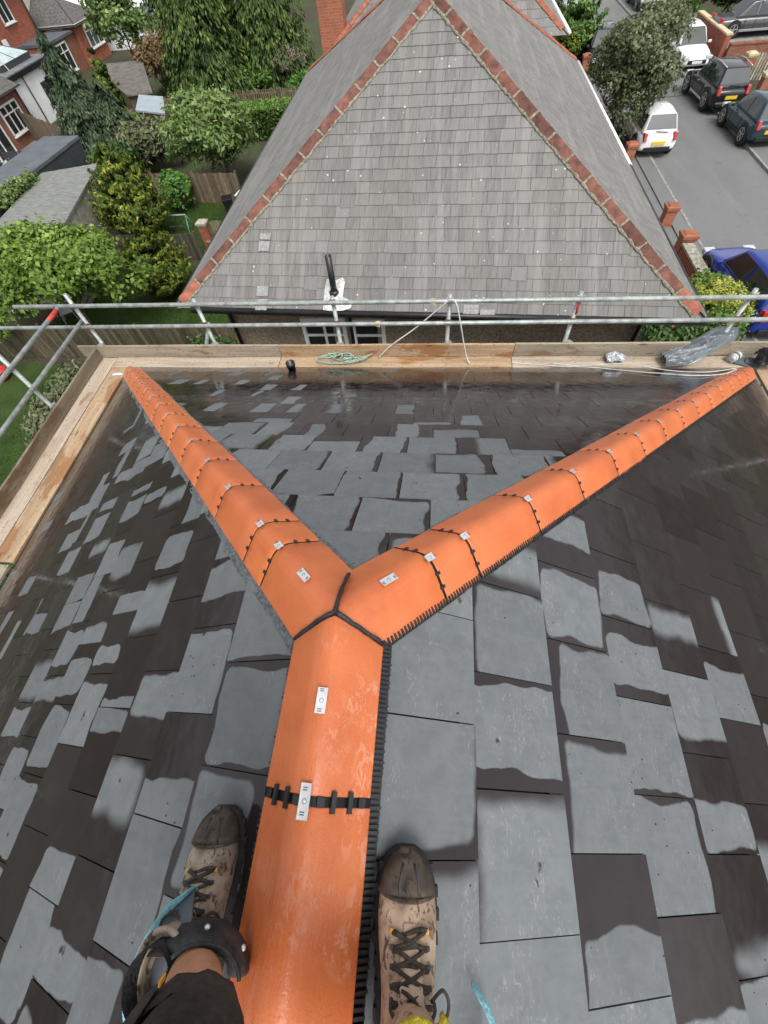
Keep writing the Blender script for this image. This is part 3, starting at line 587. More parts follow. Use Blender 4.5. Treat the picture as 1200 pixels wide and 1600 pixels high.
# black sealant where the three runs meet
for ang, ln, bow in ((R_(90), .165, .9), (R_(-22.5), .152, 1), (R_(202.5), .152, 1)):
    b = B(); pts = []; rs = []
    for i in range(9):
        t = i / 8; r = ln * t; h = -(.112 / .82) * ((t - .18) if t > .36 else t * t / .72) * (1.0 if ang < 1 else 1.12)
        pts.append((math.cos(ang) * r + random.uniform(-.003, .003), math.sin(ang) * r + random.uniform(-.003, .003), 7.24 + h * (.92 if bow == 1 else .92) + .002)); rs.append(random.uniform(.0065, .0105))
    b.tube(pts, rs, 8, flat=.7); b.obj('sealant_bead', MS['sealant'], house, True)
# comb filler strips and flexible flashing below the tile edges
def comb(base, x0, x1, y0, y1, zfun, step, parent, name, mat):
    b = B(); y = y0; zm = zfun(x0)
    while y < y1:
        k = random.uniform(-.003, .003)
        zc = (zfun(x0) + zfun(x1)) / 2; an = math.atan2(zfun(x1) - zfun(x0), x1 - x0)
        b.box(((x0 + x1) / 2 + k, y, zc + .004), (abs(x1 - x0) / math.cos(an), step * .52, .008), 0, Matrix.Rotation(-an, 3, 'Y') @ Matrix.Rotation(random.uniform(-.05, .05), 3, 'Z')); y += step * random.uniform(.95, 1.05)
    b.box(((x0 + x1) / 2, (y0 + y1) / 2, (zfun(x0) + zfun(x1)) / 2 - .004), (abs(x1 - x0) / math.cos(an) * .96, y1 - y0, .005), 0, Matrix.Rotation(-an, 3, 'Y'))
    return tag(b.obj(name, mat, parent, mw=base), kind='stuff')
# local x of the ridge frame: running direction -Y, up Z -> x = -X ; so world right is local -x
rz = lambda x: -.055 - abs(x) * TP + .022
comb(rb, -.162, -.130, .05, 3.0, rz, .0125, house, 'comb_filler', MS['blackp'])
comb(rb, .120, .141, .05, 3.0, rz, .0125, house, 'comb_filler', MS['blackp'])
hz = lambda x: -.055 * hc - abs(x) * TP / math.sqrt(2) * 1.0 + .022
comb(frames[1][0], .128, .150, .08, HLEN - .05, hz, .015, house, 'comb_filler', MS['blackp'])
def crinkle(base, x0, x1, y0, y1, zfun, name, mat, n=260, m=4):
    b = B(); vs = []; fs = []
    for i in range(n + 1):
        y = y0 + (y1 - y0) * i / n; wob = .006 * math.sin(i * .21) + random.uniform(-.002, .002)
        for j in range(m + 1):
            x = x0 + (x1 - x0) * j / m + (wob if j else 0); vs.append((x, y, zfun(x) + random.uniform(-.003, .004)))
    for i in range(n):
        for j in range(m): fs.append((i * (m + 1) + j, (i + 1) * (m + 1) + j, (i + 1) * (m + 1) + j + 1, i * (m + 1) + j + 1))
    b.add(vs, fs); o = b.obj(name, mat, house, mw=base); md = o.modifiers.new('thick', 'SOLIDIFY'); md.thickness = .004; return o
crinkle(frames[-1][0], -.128, -.178, .10, HLEN - .05, lambda x: hz(x) - .002, 'flexible_flashing', MS['lead'])
crinkle(frames[-1][0], .128, .152, .16, HLEN - .05, lambda x: hz(x) - .004, 'flexible_flashing', MS['lead'])
crinkle(frames[1][0], -.128, -.147, .16, HLEN - .05, lambda x: hz(x) - .004, 'flexible_flashing', MS['lead'])

# ================================================================== SCAFFOLD
scaf = empty('scaffold', (-4.9, 4.78, YL), 'galvanised tube scaffold with guard rails round the eaves', 'scaffold')
SO = Vector((-4.9, 4.78, YL)); TR = .0275
def tube_obj(p, q, name='tube', mat='tube', r=TR):
    p, q = Vector(p), Vector(q); d = q - p; L = d.length; b = B(); n = 14
    b.rings([[(x, rr * math.cos(2 * math.pi * j / n), rr * math.sin(2 * math.pi * j / n)) for j in range(n)] for x, rr in ((0, r * .8), (0, r), (L, r), (L, r * .8))], 0, True)
    x = d.normalized(); z = x.orthogonal().normalized(); y = z.cross(x)
    o = b.obj(name, MS[mat], scaf, False, mw=frame(p - SO, x, y, z)); 
    for pl in o.data.polygons: pl.use_smooth = len(pl.vertices) == 4
    return o
def coupler(p, mat='coupler', s=1.0, rz=0):
    b = B(); rot = Matrix.Rotation(rz, 3, 'Z')
    b.box((0, 0, 0), (.085 * s, .07 * s, .075 * s), 0, rot); b.tube([rot @ Vector((-.062 * s, .0, .022)), rot @ Vector((.062 * s, 0, .022))], .011 * s, 8); b.tube([rot @ Vector((.02, -.06 * s, -.02)), rot @ Vector((.02, .06 * s, -.02))], .011 * s, 8)
    b.box((0, .045 * s, .0), (.05 * s, .03 * s, .05 * s), 0, rot)
    o = b.obj('coupler', MS[mat], scaf, auto=.008); o.location = Vector(p) - SO; return o
YS, XS = 4.79, -5.06; DECK = 4.37; RA, RBt = 5.20, 4.89
# guard rails along the front
tube_obj((-5.80, YS - .05, RA + .022), (6.4, YS - .05, RA - .018)); tube_obj((-6.9, YS - .05, RBt - .006), (6.6, YS - .05, RBt + .004))
for x, lean, red in ((-3.04, .02, 0), (-1.11, 0, 0), (.46, .02, 0), (2.11, .05, 1), (4.05, -.01, 0), (-4.92, 0, 0), (5.1, 0, 0)):
    tube_obj((x, YS + .01, ground_z(x)), (x - lean, YS + .01, RA + (.055 if x > -4 else .16)), 'standard')
    coupler((x - lean, YS - .02, RA), 'coupler' if x > -4.5 and x != -1.11 else 'rust', .75); coupler((x - lean, YS - .02, RBt), 'rust', .75); coupler((x, YS - .02, DECK + .17), 'coupler', .9)
tube_obj((2.07, YS + .01, 4.97), (2.065, YS + .01, 5.13), 'painted_band', 'redp', TR + .002)
for x, z in ((-.52, RBt), (.22, RA)): 
    o = coupler((x, YS - .05, z), 'coupler', .7); o.data.materials[0] = MS['stonecap']; o.name = 'sleeve_coupler'
# guard rails along the left side
tube_obj((XS, -3.0, RA + .01), (XS, 4.66, RA + .03)); tube_obj((XS + .05, -3.0, RBt + .0), (XS + .05, 4.84, RBt + .03))
tube_obj((XS, 4.40, RA + .028), (XS, 4.63, RA + .030), 'painted_band', 'redp', TR + .002)
for y in (3.46, 1.2, -1.0):
    tube_obj((XS - .02, y, YL), (XS - .02, y, RA + .5), 'standard'); coupler((XS - .03, y, RA + .01), 'rust', .75, 1.57); coupler((XS, y, RBt), 'coupler', .75, 1.57); coupler((XS + .01, y, DECK + .17), 'coupler', .9, 1.57)
# right side rails
for z in (RA, RBt): tube_obj((5.08, -3.0, z), (5.08, 4.9, z))
for y in (3.4, 1.0): tube_obj((5.1, y, ground_z(5)), (5.1, y, RA + .2), 'standard')
# transoms under the boards, their ends showing past the toe board, and ledgers
for x in (-4.59, -3.9, -3.42, -2.13, -1.86, -.32, 1.17, 2.81, 4.4): tube_obj((x, 4.2, DECK - .075), (x + .01, 4.98 + random.uniform(-.03, .05), DECK - .075), 'transom')
tube_obj((-5.3, YS + .06, DECK - .13), (5.4, YS + .06, DECK - .13), 'ledger'); tube_obj((XS - .06, -3, DECK - .13), (XS - .06, 5.1, DECK - .13), 'ledger')
for y in (4.3, 3.2, 2.0, .8, -.4): tube_obj((-5.2, y, DECK - .075), (-4.42, y, DECK - .075), 'transom')
tube_obj((-3.04, YS + .06, 4.85), (-4.3, YS + .10, 2.6), 'brace')
# toe boards
def plank(p, L, wid, th, name, mat, rz, up=False, parent=None, bev=.004):
    b = B(); n = 7
    b.rings([[(L * i / (n - 1), yy, zz + .004 * math.sin(i * 1.3)) for yy, zz in ((-wid / 2, -th / 2), (wid / 2, -th / 2), (wid / 2, th / 2), (-wid / 2, th / 2))] for i in range(n)], 0, True)
    x = Vector((math.cos(rz), math.sin(rz), 0)); zv = Vector((0, 0, 1))
    mw = frame(Vector(p) - (SO if parent else Vector()), x, zv, x.cross(zv)) if up else frame(Vector(p) - (SO if parent else Vector()), x, zv.cross(x), zv)
    return b.obj(name, MS[mat], parent, mw=mw, auto=bev)
plank((-5.30, 4.73, 4.47), 3.26, .20, .036, 'toe_board', 'toe', 0, True, scaf); plank((-2.035, 4.73, 4.465), 3.42, .20, .036, 'toe_board', 'boardw', .002, True, scaf); plank((1.39, 4.735, 4.47), 4.3, .20, .036, 'toe_board', 'toe', 0, True, scaf)
plank((-5.0, 4.69, 4.455), 4.0, .20, .036, 'toe_board', 'toed', R_(-90), True, scaf); plank((-5.0, .68, 4.455), 3.6, .20, .036, 'toe_board', 'toed', R_(-90), True, scaf)
plank((5.0, 4.69, 4.455), 4.0, .20, .036, 'toe_board', 'toe', R_(-90), True, scaf)
# the deck boards lie loose on the transoms
def deck(p, L, wid, mat, rz, label): return tag(plank(p, L, wid, .038, 'scaffold_board', mat, rz), label, 'board', 'scaffold deck boards')
z = DECK - .019
deck((-4.745, 4.595, z), 2.695, .225, 'board', 0, 'pale front deck board at the left hip corner'); deck((-2.04, 4.595, z + .004), 3.40, .225, 'boardw', 0, 'wet orange front deck board under the coiled green rope'); deck((1.37, 4.595, z), 3.6, .225, 'board', 0, 'front deck board under the crumpled grey plastic sheet')
deck((-4.865, 4.70, z), 3.95, .232, 'board', R_(-90), 'outer deck board along the left eave beside the brown toe board'); deck((-4.595, 4.475, z + .003), 3.3, .262, 'boardw', R_(-90), 'inner stained deck board along the left eave next to the slates')
deck((-4.60, 1.14, z + .012), 3.2, .225, 'toe', R_(-90), 'pale grey deck board at the left photo edge, end on to the stained one'); deck((-4.865, .73, z), 3.0, .225, 'board', R_(-90), 'outer left deck board beyond the photo edge')
deck((4.62, 4.48, z), 3.9, .225, 'boardw', R_(-90), 'inner deck board along the right eave by the right hip'); deck((4.86, 4.70, z), 3.9, .225, 'board', R_(-90), 'outer deck board along the right eave')

# ================================================================== ON THE SCAFFOLD
def wander(n, f): return [Vector(f(i / (n - 1))) for i in range(n)]
def tubething(name, pts, r, mat, label, cat, n=7):
    b = B(); b.tube(pts, r, n); return tag(b.obj(name, mat, None, True), label, cat)
pts = []
for i in range(190):
    t = i / 189; a = t * 2 * math.pi * 7.3; rr = .12 + .09 * math.sin(t * 23.0); cx = -1.28 + .5 * t + .10 * math.sin(t * 31)
    pts.append((cx + 1.25 * rr * math.cos(a), 4.60 + min(.095, .55 * rr) * math.sin(a * 1.0 + t), DECK + .016 + .05 * t * (1 - t) * 2 + .022 * (1 + math.sin(a * 1.7)) + (.10 * max(0, 1 - abs(t - .12) / .12))))
tubething('rope', pts, .0095, MS['ropem'], 'coil of pale green rope heaped on the front deck board', 'rope')
def cat(pts, k=10):
    out = []; P = [Vector(p) for p in pts]; P = [P[0] * 2 - P[1]] + P + [P[-1] * 2 - P[-2]]
    for i in range(1, len(P) - 2):
        for j in range(k):
            t = j / k; a, b_, c, d = P[i - 1:i + 3]
            out.append(.5 * ((2 * b_) + (c - a) * t + (2 * a - 5 * b_ + 4 * c - d) * t * t + (3 * b_ - a - 3 * c + d) * t ** 3))
    return out + [P[-2]]
tubething('hanging_cable', cat([(-.55, 4.66, DECK + .02), (-.35, 4.69, 4.58), (.0, 4.73, 4.83), (.30, 4.72, 5.11), (.45, 4.70, 5.245), (.53, 4.66, 5.20), (.60, 4.62, 4.95), (.68, 4.60, 4.62), (.74, 4.57, 4.43), (.78, 4.53, DECK + .02)]), .0085, MS['cable'], 'grey cable looped over the top guard rail mid scaffold', 'cable')
fz = lambda y: ZR - y * TP + .034
dz_ = DECK + .012
tubething('eave_cable', cat([(1.35, 4.56, dz_), (1.7, 4.52, dz_), (2.02, 4.46, dz_ + .02), (2.35, 4.36, fz(4.36) + .01), (2.62, 4.22, fz(4.22)), (3.0, 3.97, fz(3.97)), (3.34, 3.82, fz(3.82)), (3.72, 3.92, fz(3.92)), (4.02, 4.16, fz(4.16) + .03), (3.62, 4.05, fz(4.05)), (3.25, 4.17, fz(4.17)), (2.8, 4.40, fz(4.36) + .03), (2.3, 4.50, dz_), (1.9, 4.55, dz_)]), .006, MS['cable'], 'white doubled cable lying along the front eave slates', 'cable')
def crumple(name, path, width, mat, label, cat_, seed, amp=.05, nu=34, nv=20, lift=0.0):
    r = random.Random(seed); ph = [(r.uniform(3, 17), r.uniform(3, 17), r.uniform(0, 6.3), r.uniform(.3, 1)) for _ in range(9)]; b = B(); vs = []
    C_ = cat(path, max(2, nu // (len(path) - 1))); nu = len(C_) - 1
    for i, c in enumerate(C_):
        t = (C_[min(i + 1, nu)] - C_[max(i - 1, 0)]).normalized(); side = Vector((-t.y, t.x, 0)).normalized(); u = i / nu
        w = width * (0.25 + .9 * math.sin(math.pi * min(1, .12 + u * .86)) ** .7)
        for j in range(nv + 1):
            v = j / nv; h = sum(a * abs(math.sin(fu * u + fv * v * .8 + p)) for fu, fv, p, a in ph) / 4
            wy = w * (v - .5) * (1 + .12 * math.sin(9 * u)); p_ = c + side * wy; ceil_ = 1 - (2 * v - 1) ** 4
            vs.append(p_ + Vector((0, 0, .006 + lift + amp * h * (.35 + .65 * ceil_))))
    for i in range(nu):
        for j in range(nv): b.f.append((i * (nv + 1) + j, (i + 1) * (nv + 1) + j, (i + 1) * (nv + 1) + j + 1, i * (nv + 1) + j + 1)); b.m.append(0)
    b.v = [tuple(x) for x in vs]; o = b.obj(name, mat, None, False); md = o.modifiers.new('thick', 'SOLIDIFY'); md.thickness = .002; return tag(o, label, cat_)
crumple('plastic_sheet', [(3.33, 4.54, 4.385), (3.6, 4.60, 4.42), (3.85, 4.68, 4.55), (4.05, 4.78, 4.60), (4.22, 4.84, 4.58)], .30, MS['poly'], 'crumpled grey plastic sheet draped over the front toe board', 'plastic sheet', 5, .10, 40, 24)
crumple('foil_wrapper', [(2.62, 4.60, DECK + .005), (2.74, 4.62, DECK + .03), (2.88, 4.60, DECK + .005)], .15, MS['foil'], 'small silver wrapper crumpled on the front deck board', 'wrapper', 9, .07, 14, 12)
crumple('black_bag', [(4.45, 4.55, DECK + .01), (4.58, 4.52, DECK + .06), (4.72, 4.48, DECK + .01)], .24, MS['bag'], 'black plastic bag bunched at the right hip corner', 'bag', 12, .16, 20, 16)
crumple('paper_offcut', [(-4.64, 4.30, DECK + .004), (-4.56, 4.31, DECK + .006), (-4.47, 4.31, DECK + .004)], .05, MS['white_plastic'], 'small white offcut on the left deck board beside the hip end', 'offcut', 3, .004, 8, 6)
tr = empty('tape_roll', (4.27, 4.62, DECK), 'grey and white banded roll lying on the front deck board by the right hip', 'roll')
for i, (x0, x1, mt) in enumerate(((-.09, -.05, 'foil'), (-.05, -.015, 'white_plastic'), (-.015, .02, 'feltd'), (.02, .055, 'white_plastic'))):
    b = B(); n = 18; b.rings([[(x, .055 * math.cos(2 * math.pi * j / n), .058 + .055 * math.sin(2 * math.pi * j / n)) for j in range(n)] for x in (x0, x1)]); o = b.obj('band', MS[mt], tr, True, auto=None)
tr.rotation_euler = (0, 0, R_(35))
b = B(); b.box((0, 0, .012), (.30, .16, .022)); b.box((.06, .02, .034), (.18, .12, .02)); o = b.obj('packaging_strip', MS['feltd'], None, auto=.006); o.location = (4.42, 4.56, DECK + .002); o.rotation_euler = (0, .06, R_(-22)); tag(o, 'flat dark packaging between the banded roll and the black bag', 'packaging')

# ================================================================== NEIGHBOUR'S HOUSE
NLc, NRc, FLc, FRc = Vector((-4.01, 6.10, 4.52)), Vector((3.99, 5.61, 4.52)), Vector((-4.03, 18.58, 4.52)), Vector((3.99, 17.64, 4.52))
AP1, AP2 = Vector((.05, 9.86, 7.01)), Vector((.05, 14.1, 7.01))
nb = empty('neighbour_house', (0, 12, 0), 'detached house opposite with old grey slate hipped roof and red hip tiles', 'house'); NO = Vector((0, 12, 0))
OVH = .21
def plane_frame(e0, e1, top):
    a = (e1 - e0).normalized(); n_ = a.cross(top - e0).normalized(); up = n_.cross(a)
    return a, up, n_
def old_slates(e0, e1, t0, t1, g, w, sink, ind=None, ovh=OVH, seed=1):
    """courses on the plane through the eave e0-e1 and the top t0-t1; sink(list of records)"""
    a, up, nr = plane_frame(e0, e1, t0); L = (e1 - e0).dot(a); H_ = (t0 - e0).dot(up); x0, x1 = (t0 - e0).dot(a), (t1 - e0).dot(a); r = random.Random(seed); recs = []
    v = -ovh; k = 0
    while v < H_ - .03:
        lx = x0 * v / H_; rx = L + (x1 - L) * v / H_; off = (k % 2) * w / 2 + r.uniform(-.02, .02); u = lx - w + off - .1
        while u < rx + .05:
            ww = w * r.uniform(.94, 1.06); u0, u1 = u + .0022, u + ww - .0022; dv = r.uniform(-.005, .004) - (.035 if r.random() < .008 else 0)
            poly = [(u0, v + dv), (u1, v + dv + r.uniform(-.004, .004)), (u1, v + g + .05), (u0, v + g + .05)]
            m = .05
            poly = clip_poly(poly, -1, x0 / H_, -m); poly = clip_poly(poly, 1, (L - x1) / H_, L - m); poly = clip_poly(poly, 0, 1, H_ - .02)
            if len(poly) >= 3: recs.append((poly, v + dv, e0, a, up, nr, g, (r.random(), r.random(), 0), r.uniform(-.004, .004), ((u0 + u1) / 2, v + g / 2)))
            u += ww
        v += g; k += 1
    return recs
def put_old(bb, rec, org):
    poly, v0, e0, a, up, nr, g, rv, tl, cc = rec; n = len(poly)
    f = lambda u, v, dz: e0 + a * u + up * v + nr * (.015 - .009 * (v - v0) / g + tl * (u - cc[0]) * 3 + dz) - org
    top = [f(u, v, 0) for u, v in poly]; lo = [f(u, v, -.006) for u, v in poly]
    suv = [(u - cc[0], v - cc[1], 0) for u, v in poly]
    bb.add(top + lo, [tuple(range(n))] + [(i, i + n, (i + 1) % n + n, (i + 1) % n) for i in range(n)], 0, rv=rv, suv=suv + suv)
def roof_under(e0, e1, t0, t1, parent, org):
    a, up, nr = plane_frame(e0, e1, t0); H_ = (t0 - e0).dot(up); k = OVH / H_; s0 = e0 - (t0 - e0) * k; s1 = e1 - (t1 - e1) * k
    b = B(); b.add([p - nr * .006 - org for p in (s0, s1, t1, t0)], [(0, 1, 2, 3)]); return b.obj('roof_slope', MS['underlay'], parent)
nf = roof_under(NLc, NRc, AP1, AP1, nb, NO)
fr = old_slates(NLc, NRc, AP1, AP1, .188, .228, None, seed=3)
def keyf(rec):
    q = project(rec[2] + rec[3] * rec[9][0] + rec[4] * rec[9][1]); return -(q[2] if q and 0 < q[1] else 0)
fr.sort(key=keyf); restn = B()
for i, rec in enumerate(fr):
    if i < 300: b = B(); put_old(b, rec, NO); b.obj('slate', MS['old'], nf)
    else: put_old(restn, rec, NO)
for e0, e1, t0, t1, sd in ((FLc, NLc, AP2, AP1, 5), (NRc, FRc, AP1, AP2, 6), (FRc, FLc, AP2, AP2, 7)):
    roof_under(e0, e1, t0, t1, nb, NO)
    for rec in old_slates(e0, e1, t0, t1, .188, .228, None, seed=sd): put_old(restn, rec, NO)
tag(restn.obj('remaining_slates', MS['old'], nb), kind='stuff')
def old_hip(p0, p1, parent, org, hw=.115, drop=.068, L=.44, mat='redtile', first=None, mort=True, seed=2, lift=.055):
    d = (p1 - p0); n = max(1, round(d.length / L)); y = d.normalized(); z = (UPV - y * UPV.dot(y)).normalized(); x = y.cross(z); r = random.Random(seed); prof = tprofile(hw, drop); step = d.length / n
    for i in range(n):
        b = tile_mesh(prof, 0, step - .012); c = p0 + y * (i * step) + z * (lift + r.uniform(-.006, .006)) - org
        rot = Matrix.Rotation(r.uniform(-.015, .015), 4, 'Y') @ Matrix.Rotation(r.uniform(-.012, .012), 4, 'Z')
        b.obj('hip_tile', MS[first if (first and i == 0) else mat], parent, True, mw=frame(c, x, y, z) @ rot, auto=.006)
        if mort:
            m = B(); sec = [(q * 1.03, h + .006) for q, h in prof] + [(q, h - .02) for q, h in reversed(prof)]
            m.rings([[(q, step - .02 - r.uniform(0, .006), h) for q, h in sec], [(q, step + .006 + r.uniform(0, .008), h) for q, h in sec]]); m.obj('mortar_joint', MS['mortar'], parent, mw=frame(c, x, y, z))
    if mort:
        for sg in (-1, 1):
            m = B(); k = int(d.length / .05); pts = []; rs = []
            for i in range(k + 1):
                q = sg * (hw + .004 + r.uniform(-.008, .012)); pts.append(p0 + y * (d.length * i / k) + x * q + z * (lift - drop - .016 + r.uniform(-.006, .006)) - org); rs.append(r.uniform(.014, .03))
            m.tube(pts, rs, 6); m.obj('mortar_fillet', MS['mortar'], parent)
for a_, b_, fs in ((NLc, AP1, 'redtile2'), (NRc, AP1, 'redtile2'), (FLc, AP2, 'redtile2'), (FRc, AP2, 'redtile2')):
    ext = (a_ - b_).normalized() * .12; old_hip(a_ + ext, b_, nb, NO, first=fs, seed=int(abs(a_.x) * 7 + a_.y), mat='redtile' if a_.y < 10 else 'redtile2', mort=a_.y < 10)
old_hip(AP1, AP2, nb, NO, seed=4)
# walls, gutters, windows
b = B(); wp = [(-3.62, 6.42), (3.58, 5.98), (3.6, 17.2), (-3.64, 18.1)]
b.add([(x, y, YL) for x, y in wp] + [(x, y, 4.42) for x, y in wp], [(0, 1, 5, 4), (1, 2, 6, 5), (2, 3, 7, 6), (3, 0, 4, 7)]); o = b.obj('wall', MS['pebble'], nb); o.location = -NO
def nb_edge(p, q, mat, name, r=.05, dz=0.0):
    b = B(); p, q = Vector(p) - NO, Vector(q) - NO; n = 10
    b.tube([p, q], r, n); o = b.obj(name, MS[mat], nb, True); return o
ea, eb = NLc + Vector((-.17, -.18, -.14)), NRc + Vector((.17, -.18, -.14))
nb_edge(ea + Vector((.28, 0, 0)), eb, 'gutter', 'gutter', .055)
b = B(); d = (eb - ea); 
for s_ in (0,): b.add([ea - NO + Vector((0, .13, -.06)), eb - NO + Vector((0, .13, -.06)), eb - NO + Vector((0, .13, .05)), ea - NO + Vector((0, .13, .05)), ea - NO + Vector((0, .62, -.06)), eb - NO + Vector((0, .62, -.06))], [(0, 1, 2, 3), (0, 4, 5, 1)])
b.obj('fascia', MS['gutter'], nb)
rs_, re_ = NRc + Vector((.19, -.1, -.14)), FRc + Vector((.19, .1, -.14)); mid = rs_.lerp(re_, .42)
nb_edge(rs_, mid, 'gutter', 'gutter', .05); nb_edge(mid, re_, 'upvc', 'white_gutter', .06); nb_edge(FLc + Vector((-.19, 0, -.14)), NLc + Vector((-.19, 0, -.14)), 'gutter', 'gutter', .05)
b = B(); p = mid - NO; q = re_ - NO; b.add([p + Vector((-.05, 0, .06)), q + Vector((-.05, 0, .06)), q + Vector((-.05, 0, -.2)), p + Vector((-.05, 0, -.2))], [(0, 1, 2, 3)]); b.obj('white_fascia', MS['upvc'], nb)
for x in (-3.5, 3.55, -1.62 + .38):
    b = B(); yw = 6.42 - (x + 3.62) * .061 - .06; b.tube([(x, yw, YL), (x, yw, 4.2), (x, yw - .28, 4.36)], .036, 10); o = b.obj('downpipe', MS['gutter'], nb, True); o.location = -NO
for x0, x1, nx in ((-2.14, -1.38, 2), (-1.20, -.66, 1)):
    ywl = lambda x: 6.42 - (x + 3.62) * .061; yw = ywl((x0 + x1) / 2); z0, z1 = 2.55, 3.92
    w = B(); 
    for xx in (x0, x1): w.box((xx, yw - .01, (z0 + z1) / 2), (.07, .08, z1 - z0))
    for zz in (z0, z1): w.box(((x0 + x1) / 2, yw - .012, zz), (x1 - x0 + .07, .075, .07))
    wo = w.obj('window', MS['upvc'], nb, auto=.006); wo.location = -NO
    m = B()
    for i in range(1, nx): m.box((x0 + (x1 - x0) * i / nx, yw - .008, (z0 + z1) / 2), (.045, .05, z1 - z0 - .07))
    for zz in (3.22, 3.60) if nx > 1 else (3.62,): m.box(((x0 + x1) / 2, yw - .006, zz), (x1 - x0 - .07, .045, .04))
    m.obj('glazing_bar', MS['upvc'], wo)
    g = B(); g.box(((x0 + x1) / 2, yw - .0, (z0 + z1) / 2), (x1 - x0 - .06, .02, z1 - z0 - .06)); g.obj('pane', MS['glass'], wo)
    k = 11; br = B(); br.box(((x0 + x1) / 2, yw - .01, 4.08), (.062, .05, .2)); bm_ = br.mesh('brick', MS['brick'])
    for i in range(k):
        o = link('brick', bm_, wo); o.location = ((x1 - x0 + .2) * (i / (k - 1) - .5), random.uniform(-.004, .004), random.uniform(-.005, .005)); o.rotation_euler = (0, 0, 0)
# vent pipe through the slates with a bright metal flashing
a_, up_, nr_ = plane_frame(NLc, NRc, AP1); org = NLc - NO
fp = lambda u, v, h=0: org + a_ * u + up_ * v + nr_ * h
b = B(); r = random.Random(4); k = 9; vs = []
outl = [(2.47, -.20), (2.62, -.215), (2.80, -.205), (2.93, -.16), (2.95, -.06), (2.78, .02), (2.80, .25), (2.76, .32), (2.64, .27), (2.49, .30), (2.47, .1)]
cu, cv = 2.66, .02
vs = [fp(cu, cv, .07)] + [fp(u, v, .032 + r.uniform(0, .02)) for u, v in outl] + [fp(cu + (u - cu) * .55, cv + (v - cv) * .55, .045 + r.uniform(0, .03)) for u, v in outl]; m_ = len(outl)
fs = [(1 + i, 1 + (i + 1) % m_, 1 + m_ + (i + 1) % m_, 1 + m_ + i) for i in range(m_)] + [(0, 1 + m_ + i, 1 + m_ + (i + 1) % m_) for i in range(m_)]
b.add(vs, fs); o = b.obj('metal_flashing', MS['flash'], nb); md = o.modifiers.new('t', 'SOLIDIFY'); md.thickness = .012
for (u0, u1, v0, v1) in ((1.30, 1.50, -.225, -.04), (1.30, 1.50, .0, .17), (1.28, 1.46, .74, .91), (1.29, 1.47, .93, 1.04), (4.72, 4.95, -.21, -.06), (4.98, 5.2, -.215, -.13)):
    b = B(); b.add([fp(u0, v0, .034), fp(u1, v0, .034), fp(u1, v1, .024), fp(u0, v1, .024), fp(u0, v0, .024), fp(u1, v0, .024)], [(0, 1, 2, 3), (4, 5, 1, 0)], rv=(.99, .99, 0)); b.obj('patched_slate', M('pale_patched_slate', (.27, .265, .26), .7, .25, 30), nb)
pb = fp(2.64, .05, 0)
b = B(); n = 18; prof = [(.05, -.1), (.05, .62), (.044, .62), (.044, .3)]
b.rings([[pb + Vector((rr * math.cos(2 * math.pi * j / n), rr * math.sin(2 * math.pi * j / n), zz)) for j in range(n)] for rr, zz in prof]); b.rings([[pb + Vector((rr * math.cos(2 * math.pi * j / n), rr * math.sin(2 * math.pi * j / n), zz)) for j in range(n)] for rr, zz in ((.085, -.03), (.085, .07), (.056, .10))]); b.obj('vent_pipe', MS['blackp'], nb, True)

# ================================================================== THE HOUSE BEHIND IT
hb = empty('hipped_house', (0, 26, 0), 'slate roofed house with brick chimney beyond the neighbour', 'house')
HO = Vector((0, 26, 0)); q0, q1, q2, q3 = Vector((-3.7, 21.2, 4.5)), Vector((4.15, 20.9, 4.5)), Vector((4.15, 33.0, 4.5)), Vector((-3.7, 33.2, 4.5)); t0, t1 = Vector((.2, 25.0, 7.1)), Vector((.2, 29.2, 7.1))
st = B()
for e0, e1, a1, a2, sd in ((q0, q1, t0, t0, 21), (q1, q2, t0, t1, 22), (q3, q0, t1, t0, 23)):
    roof_under(e0, e1, a1, a2, hb, HO)
    for rec in old_slates(e0, e1, a1, a2, .3, .3, None, seed=sd): put_old(st, rec, HO)
tag(st.obj('roof_slates', MS['old'], hb), kind='stuff')
for a1, a2 in ((q0, t0), (q1, t0), (t0, t1)): old_hip(a1, a2, hb, HO, mat='redtile2', mort=False, seed=9)
b = B(); b.box((.22, 27.1 - 26, 1.6), (7.2, 11.4, 5.6)); b.obj('wall', MS['brick'], hb)
b = B(); b.tube([(4.4, -5.0, 4.38), (4.4, 7, 4.38)], .06, 8); b.obj('white_gutter', MS['upvc'], hb, True)
ch = B(); ch.box((-3.75, 21.9 - 26, 4.4), (.86, .8, 9.0)); ch.box((-3.75, 21.9 - 26, 7.75), (1.0, .94, .14)); ch.box((-3.75, 21.9 - 26, 8.0), (1.08, 1.02, .1)); co = ch.obj('chimney', MS['brick3'], hb)
for dx in (-.2, .2):
    b = B(); n = 14; b.rings([[(-3.75 + dx + r * math.cos(2 * math.pi * j / n), -4.1 + r * math.sin(2 * math.pi * j / n), z) for j in range(n)] for r, z in ((.12, 8.88), (.10, 9.15), (.12, 9.3), (.09, 9.3), (.08, 9.0))]); b.obj('chimney_pot', MS['leadc'], co, True)

